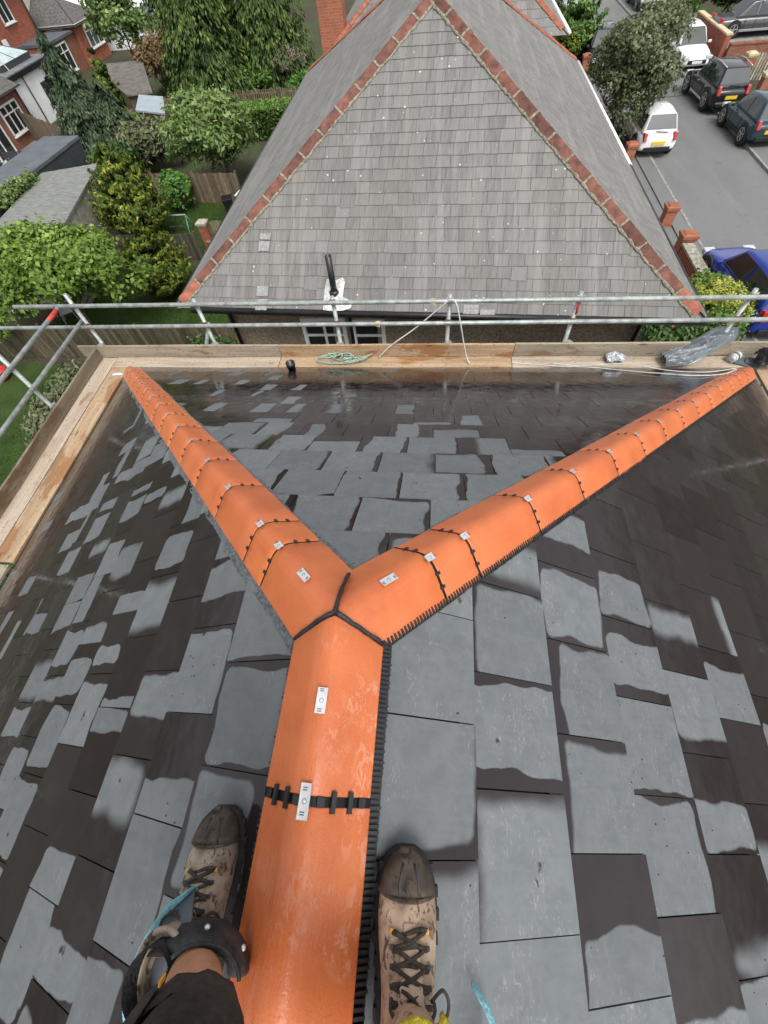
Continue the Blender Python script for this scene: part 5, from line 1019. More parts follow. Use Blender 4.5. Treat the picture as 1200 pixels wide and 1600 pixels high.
# clothes line with washing
cl = empty('clothes_line', (-22.9, 25.2, YL), 'clothes line stretched behind the flat garage', 'clothes line'); b = B(); b.tube([(-1.4, 0, 0), (-1.4, 0, 1.9)], .03, 8); b.obj('post', MS['fence'], cl); b = B(); b.tube([(1.4, .1, 0), (1.4, .1, 1.9)], .03, 8); b.obj('post', MS['fence'], cl); b = B(); b.tube([(-1.4, 0, 1.85), (0, .05, 1.78), (1.4, .1, 1.85)], .006, 5); b.obj('line', MS['cable'], cl)
for x, w, h, mt, lb in ((-.75, .7, .75, 'navy', 'navy cloth hanging on the clothes line'), (.1, .6, .7, 'yell_cloth', 'yellow cloth hanging on the clothes line'), (.8, .55, .55, 'peach', 'peach cloth hanging on the clothes line')):
    b = B(); vs = [((i / 8 - .5) * w, .05 + .03 * math.sin(i * 1.4 + j * .5), -h * j / 6) for j in range(7) for i in range(9)]; b.add(vs, [(j * 9 + i, j * 9 + i + 1, (j + 1) * 9 + i + 1, (j + 1) * 9 + i) for j in range(6) for i in range(8)]); o = b.obj('washing', MS[mt], None, True); md = o.modifiers.new('t', 'SOLIDIFY'); md.thickness = .006; o.location = (-22.9 + x, 25.2, YL + 1.79); tag(o, lb, 'washing')

# ================================================================== HOUSES OF THE NEXT STREET
def add_window(parent, org, x, y, z, w, h, nx=2, tr=.3, mat='upvc', face='X', glass='glass', name='window'):
    """window in a wall facing +X (face X) or -Y (face Y), centred at x, y, z"""
    P = (lambda u, d, zz: (x + d - org.x, y + u - org.y, zz - org.z)) if face == 'X' else (lambda u, d, zz: (x + u - org.x, y - d - org.y, zz - org.z)); S = (lambda a, d, c: (d, a, c)) if face == 'X' else (lambda a, d, c: (a, d, c))
    f = B()
    for u in (-w / 2, w / 2): f.box(P(u, .03, z), S(.09, .1, h))
    for k in (-h / 2, h / 2): f.box(P(0, .032, z + k), S(w + .09, .096, .09))
    f.box(P(0, .06, z - h / 2 - .07), S(w + .2, .18, .06)); fo = f.obj(name, MS[mat], parent)
    m = B()
    for i in range(1, nx): m.box(P(-w / 2 + w * i / nx, .03, z), S(.07, .08, h - .09))
    if tr: m.box(P(0, .028, z + h / 2 - h * tr), S(w - .09, .07, .06))
    m.obj('glazing_bar', MS[mat], fo)
    for i in range(nx): g = B(); g.box(P(-w / 2 + w * (i + .5) / nx, .0, z), S(w / nx - .05, .04, h - .08)); g.obj('pane', MS[glass], fo)
def block(parent, org, x0, x1, y0, y1, z0, z1, mat, name='wall'):
    b = B(); b.box(((x0 + x1) / 2 - org.x, (y0 + y1) / 2 - org.y, (z0 + z1) / 2 - org.z), (x1 - x0, y1 - y0, z1 - z0)); return b.obj(name, MS[mat], parent)
def course_roof(parent, org, e0, e1, t0_, t1_, mat, g=.32, w=.33, name='roof'):
    st = B(); roof_under(e0, e1, t0_, t1_, parent, org)
    for rec in old_slates(e0, e1, t0_, t1_, g, w, None, ovh=.1, seed=77): put_old(st, rec, org)
    return tag(st.obj(name, MS[mat], parent), kind='stuff')
Z = YL
# near brick house with patio doors
o1 = Vector((-31, 32, Z)); h1 = empty('brick_house', o1, 'brown brick rear wing with white patio doors at the left photo edge', 'house')
block(h1, o1, -33, -28.3, 26.0, 35.7, Z, Z + 2.55, 'brick2'); course_roof(h1, o1, Vector((-28.0, 25.8, Z + 2.55)), Vector((-28.0, 35.9, Z + 2.55)), Vector((-31, 25.8, Z + 3.9)), Vector((-31, 35.9, Z + 3.9)), 'ctile')
add_window(h1, o1, -28.3, 34.1, Z + 1.35, 1.9, 1.35, 3); add_window(h1, o1, -28.3, 31.6, Z + 1.1, 1.7, 2.1, 2, 0); add_window(h1, o1, -28.3, 29.2, Z + 1.1, 1.5, 2.1, 2, 0)
b = B(); b.tube([(-28.15 - o1.x, 35.55 - o1.y, 0), (-28.15 - o1.x, 35.55 - o1.y, 2.5)], .05, 8); b.obj('downpipe', MS['gutter'], h1, True)
# white extension with roof lantern
o2 = Vector((-31, 39, Z)); h2 = empty('white_extension', o2, 'white rendered flat roofed extension with glass roof lantern', 'house')
block(h2, o2, -34, -28.7, 36.0, 41.3, Z, Z + 2.6, 'wrender'); block(h2, o2, -34.1, -28.55, 35.95, 41.5, Z + 2.6, Z + 2.85, 'felt', 'flat_roof'); block(h2, o2, -28.56, -28.47, 35.9, 41.55, Z + 2.56, Z + 2.80, 'gutter', 'gutter')
b = B(); L0 = [(-33.2, 37.0), (-29.4, 37.0), (-29.4, 40.6), (-33.2, 40.6)]; b.rings([[(x - o2.x, y - o2.y, z) for x, y in L0] for z in (2.85, 3.15)]); b.obj('lantern_kerb', MS['darkgrey'], h2)
rg = [(-31.3, 38.3), (-31.3, 39.3)]; R1, R2_ = (rg[0][0] - o2.x, rg[0][1] - o2.y, 3.95), (rg[1][0] - o2.x, rg[1][1] - o2.y, 3.95); c_ = [(x - o2.x, y - o2.y, 3.16) for x, y in L0]
for face in ((c_[0], c_[1], R1), (c_[1], c_[2], R2_, R1), (c_[2], c_[3], R2_), (c_[3], c_[0], R1, R2_)): b = B(); b.add(face, [tuple(range(len(face)))]); b.obj('lantern_pane', MS['glassl'], h2)
for p, q in ((c_[0], R1), (c_[1], R1), (c_[2], R2_), (c_[3], R2_), (R1, R2_), (((c_[1][0]), (c_[1][1] + c_[2][1]) / 2, 3.16), (R1[0], (R1[1] + R2_[1]) / 2, 3.95))): b = B(); b.tube([p, q], .035, 6); b.obj('lantern_bar', MS['darkgrey'], h2)
add_window(h2, o2, -28.7, 39.7, Z + 1.35, 1.3, .95, 2, 0, 'darkgrey'); b = B(); b.tube([(-28.55 - o2.x, 37.4 - o2.y, 0), (-28.55 - o2.x, 37.4 - o2.y, 2.6)], .045, 8); b.obj('downpipe', MS['gutter'], h2, True)
# two storey brick house behind it
o3 = Vector((-38, 44, Z)); h3 = empty('brick_house', o3, 'two storey red brick house with white windows behind the roof lantern', 'house')
block(h3, o3, -44, -35.2, 36.0, 51.3, Z, Z + 5.3, 'brick'); course_roof(h3, o3, Vector((-34.9, 35.8, Z + 5.3)), Vector((-34.9, 51.4, Z + 5.3)), Vector((-39.6, 35.8, Z + 8)), Vector((-39.6, 51.4, Z + 8)), 'ctile')
add_window(h3, o3, -35.2, 43.4, Z + 4.0, 2.6, 1.9, 2); add_window(h3, o3, -35.2, 48.3, Z + 4.3, 1.4, 1.5, 2, 0); add_window(h3, o3, -35.2, 39.3, Z + 4.0, 2.4, 1.6, 2)
b = B(); b.box((-35.1 - o3.x, 46.3 - o3.y, 2.6), (.12, .5, .7)); b.obj('wall_box', MS['upvc'], h3); b = B(); b.tube([(-35.05 - o3.x, 51.1 - o3.y, 0), (-35.05 - o3.x, 51.1 - o3.y, 5.3)], .07, 8); b.obj('downpipe', MS['gutter'], h3, True)
# cream house with a tiled brick rear wing
o4 = Vector((-40, 58, Z)); h4 = empty('cream_house', o4, 'cream rendered house with hipped tiled brick rear wing', 'house')
block(h4, o4, -46, -36.4, 51.6, 66, Z, Z + 5.6, 'cream'); add_window(h4, o4, -36.4, 57.2, Z + 4.7, 1.4, 1.3, 2, 0); add_window(h4, o4, -36.4, 63, Z + 4.5, 1.4, 1.3, 2, 0)
course_roof(h4, o4, Vector((-36.1, 51.5, Z + 5.6)), Vector((-36.1, 66, Z + 5.6)), Vector((-41, 51.5, Z + 8.4)), Vector((-41, 66, Z + 8.4)), 'ctile')
block(h4, o4, -36.4, -32.3, 52.2, 56.4, Z, Z + 2.6, 'brick', 'rear_wing_wall'); e = [Vector((-32.0, 51.9, Z + 2.65)), Vector((-32.0, 56.7, Z + 2.65)), Vector((-36.4, 51.9, Z + 2.65)), Vector((-36.4, 56.7, Z + 2.65))]; T0, T1 = Vector((-34.2, 54.3, Z + 4.0)), Vector((-36.4, 54.3, Z + 4.0))
course_roof(h4, o4, e[0], e[1], T0, T0, 'ctile'); course_roof(h4, o4, e[2], e[0], T1, T0, 'ctile'); block(h4, o4, -36.4, -31.95, 51.86, 56.74, Z + 2.5, Z + 2.66, 'upvc', 'white_fascia')
add_window(h4, o4, -32.3, 54.8, Z + 1.65, 2.6, 1.4, 3); add_window(h4, o4, -34.3, 52.2, Z + 1.5, 1.5, 1.7, 2, .3, 'upvc', 'Y')
block(h4, o4, -35.2, -32.6, 47.6, 52.1, Z, Z + 2.2, 'brick2', 'side_wing_wall'); block(h4, o4, -35.3, -32.45, 47.5, 52.15, Z + 2.2, Z + 2.36, 'feltd', 'side_wing_roof'); add_window(h4, o4, -32.6, 49.4, Z + 1.2, 1.7, 1.6, 2)
# conservatory
o5 = Vector((-31, 61, Z)); h5 = empty('conservatory', o5, 'white framed conservatory with pale glazed roof', 'conservatory')
block(h5, o5, -36.3, -29.6, 57.6, 64.5, Z, Z + .7, 'upvc', 'dwarf_wall'); g = B(); g.box((-2.0, 0, 1.45), (6.4, 6.6, 1.5)); g.obj('glazing', MS['glassl'], h5)
for i in range(8): b = B(); b.box((1.3, -3.35 + i * .95, 1.45), (.12, .1, 1.5)); b.obj('mullion', MS['upvc'], h5)
for i in range(7): b = B(); b.box((-5.2 + i * 1.05, -3.35, 1.45), (.1, .12, 1.5)); b.obj('mullion', MS['upvc'], h5)
b = B(); b.box((-1.9, 0, 2.24), (6.7, 7.0, .12)); b.obj('eaves_beam', MS['upvc'], h5)
cc = [(-5.3, -3.5, 2.3), (1.45, -3.5, 2.3), (1.45, 3.5, 2.3), (-5.3, 3.5, 2.3)]; r1, r2 = (-5.3, 0, 4.2), (-1.5, 0, 4.2)
for face in ((cc[0], cc[1], r2, r1), (cc[1], cc[2], r2), (cc[2], cc[3], r1, r2)): b = B(); b.add(face, [tuple(range(len(face)))]); b.obj('roof_pane', MS['wrender'], h5)
for t in (0, .2, .4, .6, .8, 1):
    p = Vector(cc[0]).lerp(Vector(cc[1]), t); q = Vector(r1).lerp(Vector(r2), t); b = B(); b.tube([p, q], .04, 6); b.obj('roof_bar', MS['upvc'], h5)
# white aerial frame near the lantern
ae = empty('pole_frame', (-29.8, 36.6, Z + 2.85), 'white pole frame standing above the flat roof of the white extension', 'frame')
for p, q in (((0, 0, 0), (.1, .2, 2.6)), ((-.6, .5, 0), (.1, .2, 2.5)), ((.5, .9, 0), (.1, .2, 2.5)), ((-.7, .3, 1.9), (.8, .3, 2.1)), ((.1, -.5, 2.2), (.1, 1.1, 2.3)), ((-.4, -.2, 1.2), (.5, .7, 1.3))): b = B(); b.tube([p, q], .03, 7); b.obj('pole', MS['white'], ae)

# ================================================================== CARS
def car(loc, rz, paint, L, W_, H_, label, style='hatch', group='cars parked along the street', rails=False, plate=True, chrome=False, lowpaint=None):
    c = empty('parked_car', loc, label, 'car', rz, group); w = W_ / 2; f = L / 2; belt = H_ * .585; zb = .2
    hood = {'hatch': .29, 'suv': .30, 'saloon': .31}[style]; hz_ = belt * {'hatch': .90, 'suv': .95, 'saloon': .90}[style]
    # lower body: rings along the length, front = +y
    prof = [(f, .36, .44, .62), (f - .05, .25, .60, .80), (f - .28, zb, hz_ * .86, .94), (f - L * .16, zb, hz_ * .95, .99), (f - L * hood, zb, belt * .985, 1.0), (0, zb, belt, 1.0), (-f + L * .16, zb, belt * 1.0, 1.0), (-f + .22, zb, belt * (.99 if style != 'saloon' else .93), .97), (-f + .06, .26, belt * .93, .90), (-f, .36, belt * .80, .80)]
    rings = []
    for y, z0, z1, k in prof:
        q = []; ww = w * k
        for x, z in ((-.86, 0), (-.97, .12), (-1, .42), (-.985, .72), (-.90, .95), (-.72, 1.0), (-.3, 1.02), (.3, 1.02), (.72, 1.0), (.90, .95), (.985, .72), (1, .42), (.97, .12), (.86, 0)): q.append((x * ww, y, z0 + (z1 - z0) * z))
        rings.append(q)
    b = B(); b.rings(rings[::-1]); o = b.obj('body', MS[paint], c, True); md = o.modifiers.new('sub', 'SUBSURF'); md.levels = 1; md.render_levels = 2
    # cabin
    y1 = f - L * hood - .02; y2 = y1 - L * {'hatch': .15, 'suv': .14, 'saloon': .16}[style]; y4 = -f + {'hatch': .14, 'suv': .16, 'saloon': L * .17}[style]; y3 = y4 + {'hatch': .38, 'suv': .36, 'saloon': L * .16}[style]
    wb, wt = w * .93, w * .66; zb2 = belt * .94; zt = H_
    A = [Vector((s * wb, y1, zb2)) for s in (-1, 1)]; Bv = [Vector((s * wt, y2, zt - .05)) for s in (-1, 1)]; Cm = [Vector((s * wt * 1.02, (y2 + y3) / 2, zt)) for s in (-1, 1)]; Cv = [Vector((s * wt, y3, zt - .04)) for s in (-1, 1)]; Dv = [Vector((s * wb * .96, y4, zb2)) for s in (-1, 1)]
    b = B(); vs = A + Bv + Cm + Cv + Dv; b.add(vs, [(0, 1, 3, 2), (2, 3, 5, 4), (4, 5, 7, 6), (6, 7, 9, 8), (0, 2, 4, 6, 8), (9, 7, 5, 3, 1), (8, 9, 1, 0)]); o = b.obj('cabin', MS[paint], c, True, auto=None); md = o.modifiers.new('bevel', 'BEVEL'); md.width = .11; md.segments = 5; md.angle_limit = R_(15)
    def pane(P, ins, lift, name='window', mat='glass'):
        P = [Vector(p) for p in P]; m = sum(P, Vector()) / len(P); n_ = (P[1] - P[0]).cross(P[2] - P[0]).normalized(); n_ = n_ if n_.dot(m - Vector((0, (y1 + y4) / 2, zb2))) > 0 else -n_
        Q = [p + (m - p) * ins for p in P]; k = len(Q); bb = B(); bb.add([q + n_ * lift for q in Q] + [q + n_ * (lift - .02) for q in Q], [tuple(range(k)), tuple(range(2 * k - 1, k - 1, -1))] + [(i, i + k, (i + 1) % k + k, (i + 1) % k) for i in range(k)]); return bb.obj(name, MS[mat], c)
    pane([A[0], A[1], Bv[1], Bv[0]], .10, .006, 'windscreen'); pane([Cv[0], Cv[1], Dv[1].lerp(Cv[1], .22), Dv[0].lerp(Cv[0], .22)], .10, .006, 'rear_window')
    for s in (0, 1):
        ym = (y1 + y4) / 2 - .05; lo = lambda y: A[s].lerp(Dv[s], (y1 - y) / (y1 - y4)); hi = lambda y: (Bv[s].lerp(Cm[s], (y2 - y) / (y2 - Cm[s].y)) if y > Cm[s].y else Cm[s].lerp(Cv[s], (Cm[s].y - y) / (Cm[s].y - y3)))
        up = lambda p, q: p.lerp(q, .14); dn = lambda p, q: q.lerp(p, .10)
        P = [up(lo(y1 - .16), A[s].lerp(Bv[s], 1)), up(lo(ym + .04), hi(ym + .04)), dn(lo(ym + .04), hi(ym + .04)), dn(A[s], Bv[s]) + Vector((0, -.06, 0))]; pane(P, .04, .008, 'side_window')
        yr = y3 + .12; P = [up(lo(ym - .04), hi(ym - .04)), up(lo(y4 + .34), Cv[s]), dn(Dv[s], Cv[s]) + Vector((0, .12, 0)), dn(lo(ym - .04), hi(ym - .04))]; pane(P, .04, .008, 'side_window')
        sg = -1 if s == 0 else 1
        b = B(); b.box((sg * (w + .07), y1 - .22, belt + .02), (.17, .09, .11)); b.obj('mirror', MS[paint], c, auto=.025)
        for yy in (f - L * .185, -f + L * .19):
            r = .33 if style != 'suv' else .37; n = 22; ring = lambda rr, x: [(x, yy + rr * math.cos(2 * math.pi * j / n), r + rr * math.sin(2 * math.pi * j / n)) for j in range(n)]
            b = B(); b.rings([ring(r + .055, sg * (w - .12)), ring(r + .055, sg * (w + .004))]); b.obj('wheel_arch', MS['rim_gap'], c)
            b = B(); b.rings([ring(r * .7, sg * (w - .18)), ring(r * .96, sg * (w - .17)), ring(r, sg * (w - .13)), ring(r, sg * (w - .02)), ring(r * .95, sg * (w + .014)), ring(r * .70, sg * (w + .014)), ring(r * .68, sg * (w - .01))]); wh = b.obj('wheel', MS['tyre'], c, True)
            b = B(); b.rings([ring(r * .70, sg * (w + .012)), ring(r * .70, sg * (w + .020)), ring(r * .62, sg * (w + .020)), ring(r * .62, sg * (w + .004))], 0, False)
            for j in range(5): a = 2 * math.pi * j / 5 + .3; b.box((sg * (w + .014), yy + .33 * r * math.cos(a), r + .33 * r * math.sin(a)), (.016, r * .62, r * .15), 0, Matrix.Rotation(a, 3, 'X'))
            b.tube([(sg * (w + .004), yy, r), (sg * (w + .026), yy, r)], r * .16, 12); b.obj('rim', MS['alloy'], wh)
        # lamps
        tl = {'hatch': (.20, .30), 'suv': (.20, .34), 'saloon': (.30, .16)}[style]
        b = B(); b.box((sg * w * .745, -f + .095, belt * .90), (tl[0] * .75, .20, tl[1]), 0, Matrix.Rotation(-.28, 3, 'X')); b.obj('tail_lamp', MS['tail'], c, auto=.03)
        b = B(); b.box((sg * w * .70, f - .13, hz_ * .72), (.34, .22, .15)); b.obj('headlight', MS['head'], c, auto=.03)
        b = B(); b.box((sg * (w * .985), .12, belt * .84), (.03, .16, .03)); b.box((sg * (w * .985), -.85, belt * .84), (.03, .16, .03)); b.obj('door_handle', MS['chrome' if chrome else paint], c)
        b = B(); b.box((sg * (w + .003), -.2, .30), (.02, L * .40, .09)); b.obj('sill_trim', MS['chrome' if chrome else 'rim_gap'], c, auto=.008)
        b = B()
        for yy in (y1 - .25, ym, y4 + .55): b.box((sg * (w * .9995), yy, belt * .62), (.012, .012, belt * .62))
        b.obj('door_seam', MS['rim_gap'], c)
        if rails or chrome: b = B(); b.tube([(sg * wt * .98, y2 + .05, zt - .02), (sg * wt, (y2 + y3) / 2, zt + (.05 if rails else .012)), (sg * wt * .98, y3 - .02, zt - .01)], .022, 8); b.obj('roof_rail', MS['chrome'], c, True)
    b = B(); b.box((0, -f - .002, .33), (W_ * .66, .07, .17)); b.obj('rear_valance', MS['rim_gap'], c, auto=.03); b = B(); b.box((0, f - .005, .42), (W_ * .58, .08, .16)); b.obj('grille', MS['rim_gap'], c, auto=.03)
    if chrome or style == 'suv': b = B(); b.box((0, -f - .02, .40), (W_ * .74, .06, .04)); b.obj('bumper_trim', MS['chrome'], c)
    if plate:
        b = B(); b.box((0, -f - .012, belt * .66), (.52, .03, .115)); b.obj('number_plate', MS['plate_y'], c); b = B(); b.box((0, f + .03, .42), (.52, .02, .11)); b.obj('number_plate', MS['plate_w'], c)
    b = B(); b.box((.05, y4 + .02, belt * 1.06), (.5, .03, .02), 0, Matrix.Rotation(.08, 3, 'Y')); b.obj('wiper', MS['rim_gap'], c)
    return c
for k, col, me_ in (('p_white', (.78, .79, .79), 0), ('p_black', (.010, .010, .012), 0), ('p_teal', (.020, .050, .062), .25), ('p_grey', (.075, .082, .080), .3), ('p_dark', (.018, .020, .024), .1), ('p_blue', (.008, .030, .26), .15), ('p_maroon', (.05, .012, .016), .1), ('p_silver', (.36, .40, .41), .5)): MS[k] = mat_carpaint(k, col, me_)
car((9.50, 25.05, .02), R_(1), 'p_white', 3.7, 1.62, 1.40, 'white hatchback seen from behind under the street tree')
car((13.72, 29.75, .06), R_(2), 'p_black', 4.1, 1.68, 1.50, 'black suv with chrome window trim parked on the right kerb', 'suv', rails=True, chrome=True)
car((14.02, 25.35, .06), R_(1.5), 'p_teal', 3.6, 1.60, 1.44, 'dark teal hatchback at the right photo edge')
car((14.0, 35.9, .05), R_(183), 'p_white', 4.0, 1.66, 1.50, 'white car facing us between street tree and brick wall')
car((17.75, 37.3, .72), R_(-90), 'p_grey', 4.4, 1.74, 1.36, 'dark grey saloon parked side on in a driveway', 'saloon', chrome=True)
car((9.55, 36.9, .02), R_(178), 'p_dark', 4.1, 1.74, 1.50, 'dark car facing us half hidden by the street tree')
car((9.75, 51.0, .02), R_(180), 'p_silver', 4.2, 1.76, 1.48, 'pale silver car far up the street on the left', 'saloon'); car((7.7, 50.8, .02), R_(180), 'p_maroon', 4.1, 1.74, 1.5, 'dark maroon car beside the ball shrub far up the street')
car((14.9, 49.6, .05), R_(180), 'p_dark', 4.2, 1.76, 1.48, 'dark car far up the street on the right')
car((9.72, 12.75, .02), R_(3), 'p_blue', 4.0, 1.70, 1.46, 'bright blue car at the right edge behind the flowering bush')
slab('driveway', MS['pave'], 15.75, 24, 34.7, 40.0, -.1, .71)

# ================================================================== THE ROOFER
person = empty('person', (0, -.75, 7.0), 'person in muddy tan boots, brown shorts and slipped knee pads astride the ridge', 'person'); PO = Vector((0, -.75, 7.0))
def limb(b, pts, n=16, sub=5):
    """smooth tapering limb through (x, y, z, r) points, with round ends"""
    P = [Vector(p[:3]) - PO for p in pts]; C_ = cat(P, sub); rs = []
    for i in range(len(pts) - 1):
        for j in range(sub): t = j / sub; t = t * t * (3 - 2 * t); rs.append(pts[i][3] * (1 - t) + pts[i + 1][3] * t)
    rs.append(pts[-1][3]); d0 = (C_[0] - C_[1]).normalized(); d1 = (C_[-1] - C_[-2]).normalized()
    C_ = [C_[0] + d0 * rs[0] * .9, C_[0] + d0 * rs[0] * .6] + C_ + [C_[-1] + d1 * rs[-1] * .6, C_[-1] + d1 * rs[-1] * .9]; rs = [rs[0] * .35, rs[0] * .8] + rs + [rs[-1] * .8, rs[-1] * .35]
    b.tube(C_, rs, n)
def blobm(b, c, r, n=14):
    c = Vector(c) - PO; b.rings([[(c.x + r[0] * math.sin(math.pi * (i + .5) / n) * math.cos(2 * math.pi * j / 18), c.y + r[1] * math.sin(math.pi * (i + .5) / n) * math.sin(2 * math.pi * j / 18), c.z - r[2] * math.cos(math.pi * (i + .5) / n)) for j in range(18)] for i in range(n)])
def remesh(o, vox=.008, it=6, f=.5):
    md = o.modifiers.new('remesh', 'REMESH'); md.mode = 'VOXEL'; md.voxel_size = vox; md.use_smooth_shade = True
    ms = o.modifiers.new('smooth', 'SMOOTH'); ms.factor = f; ms.iterations = it; return o
HL = CAM - CX * .082 + CZ * .05; HR = CAM + CX * .082 + CZ * .05
LEG = {-1: [(-.240, -.758, 7.09, .036), (-.200, -.752, 7.20, .043), (-.140, -.752, 7.33, .055), (-.098, -.755, 7.42, .055), (-.065, -.755, 7.53, .056), (-.075, -.83, 7.72, .072), (-.09, -.95, 7.93, .085)], 1: [(.250, -.785, 7.10, .036), (.275, -.800, 7.24, .042), (.265, -.85, 7.34, .055), (.22, -.885, 7.42, .055), (.19, -.865, 7.53, .056), (.14, -.90, 7.72, .074), (.10, -.95, 7.93, .086)]}
b = B()
for s in (-1, 1): limb(b, LEG[s])
limb(b, [(0, -.96, 7.95, .13), (0, -.98, 8.12, .125), (0, -.99, 8.30, .135), (0, -.985, 8.44, .12)]); limb(b, [(-.17, -.985, 8.46, .06), (.17, -.985, 8.46, .06)]); limb(b, [(0, -.975, 8.50, .062), (0, -.955, 8.60, .055), (0, -.945, 8.66, .055)])
blobm(b, (0, -.925, 8.745), (.076, .098, .118)); blobm(b, (0, -.835, 8.715), (.016, .024, .022)); blobm(b, (0, -.85, 8.665), (.035, .03, .02))
for s in (-1, 1): blobm(b, (s * .078, -.935, 8.74), (.012, .022, .034))
for sg, hd, el in ((-1, HL, (-.20, -.83, 8.26)), (1, HR, (.36, -.84, 8.27))):
    wr = hd + Vector((sg * .02, -.09, -.005)) + CZ * .03
    limb(b, [(sg * .19, -.985, 8.45, .052), ((sg * .19 + el[0]) / 2, -.92, 8.34, .046), (*el, .042)]); limb(b, [(*el, .042), (*(Vector(el).lerp(wr, .45)), .042), (*wr, .028)])
    limb(b, [(*wr, .028), (*(wr.lerp(hd, .6)), .034), (*(hd + CX * sg * .012), .026)], 12, 4)
    for j, (ln, off) in enumerate(((.070, .028), (.078, .010), (.072, -.008), (.056, -.025))):
        k0 = hd + CY * off + CX * sg * .018; k1 = k0 + CX * sg * .002 + CZ * -.0 + CY * .012 - CX * sg * .014 + CZ * .012; k2 = k1 - CX * sg * ln * .5 + CZ * .004
        limb(b, [(*k0, .0095), (*k1, .009), (*k2, .0075)], 8, 3)
    th = hd + CY * -.03 + CZ * .01; limb(b, [(*th, .012), (*(th - CX * sg * .025 + CY * .03 + CZ * .015), .0105), (*(th - CX * sg * .045 + CY * .05 + CZ * .016), .009)], 8, 3)
bo = remesh(b.obj('body', MS['skin'], person, True), .0075, 4)
b = B(); blobm(b, (0, -.945, 8.775), (.083, .098, .10)); remesh(b.obj('hair', MS['hair'], person, True), .008, 3)
for s in (-1, 1): b = B(); blobm(b, (s * .032, -.838, 8.745), (.012, .010, .008)); b.obj('eye', MS['glass'], person, True)
b = B(); b.box(CAM + CZ * .022 - PO, (.155, .075, .008), 0, Matrix((CX, CY, CZ)).transposed()); o = b.obj('phone', MS['gutter'], None, auto=.003); o.location = PO; tag(o, 'phone held out in both hands above the ridge', 'phone')
# shirt and shorts
b = B(); limb(b, [(0, -.965, 7.98, .148), (0, -.985, 8.12, .142), (0, -.99, 8.30, .152), (0, -.985, 8.43, .135)]); limb(b, [(-.18, -.985, 8.455, .074), (.18, -.985, 8.455, .074)])
for sg, el in ((-1, (-.20, -.83, 8.26)), (1, (.36, -.84, 8.27))): limb(b, [(sg * .19, -.985, 8.45, .070), ((sg * .19 + el[0]) / 2, -.92, 8.345, .064)])
remesh(b.obj('shirt', MS['shirt'], person, True), .01, 4)
b = B()
for s in (-1, 1):
    L = LEG[s]; limb(b, [(*L[6][:3], .115), (*L[5][:3], .102), (L[4][0], L[4][1] - .008, L[4][2] + .01, .084), (L[3][0] + .030, L[3][1] - .004, L[3][2] + .060, .086)], 18, 6)
limb(b, [(0, -.96, 7.96, .15), (0, -.975, 8.06, .148)])
remesh(b.obj('shorts', MS['shorts'], person, True), .009, 3)
def hem_band(s):
    L = LEG[s]; c = Vector(L[3][:3]).lerp(Vector(L[4][:3]), .42) + Vector((0, -.006, 0)); ax = (Vector(L[4][:3]) - Vector(L[3][:3])).normalized(); x = ax.orthogonal().normalized(); y = ax.cross(x); rings = []
    for r, h in ((.056, .004), (.080, -.010), (.089, -.010), (.0905, .012), (.0885, .034), (.084, .040)): rings.append([c + ax * h + (x * math.cos(2 * math.pi * j / 36) + y * math.sin(2 * math.pi * j / 36)) * (r + .0025 * math.sin(j * 2.1) + .002 * math.sin(j * .9)) - PO for j in range(36)])
    bb = B(); bb.rings(rings, 0, False); bb.obj('hem', MS['shorts'], person, True)
for s in (-1, 1): hem_band(s)
# cargo pocket flap with an orange tag on the left leg
b = B(); rings = []
for i in range(7):
    t = i / 6; c = Vector((-.155, -.70, 7.49)).lerp(Vector((-.190, -.80, 7.62)), t) - PO; rings.append([c + Vector((dx * (1 - .25 * abs(t - .5)), dy, dz)) for dx, dy, dz in ((-.022, -.012, -.03), (.03, .028, .0), (.034, .032, .012), (-.018, -.010, -.014))])
b.rings(rings); o = b.obj('pocket_flap', MS['shorts'], person, True); md = o.modifiers.new('s', 'SUBSURF'); md.levels = 1; md.render_levels = 2
b = B(); b.box(Vector((-.122, -.668, 7.520)) - PO, (.003, .008, .015), 0, Matrix.Rotation(.4, 3, 'X')); b.obj('orange_tag', MS['orange'], person)
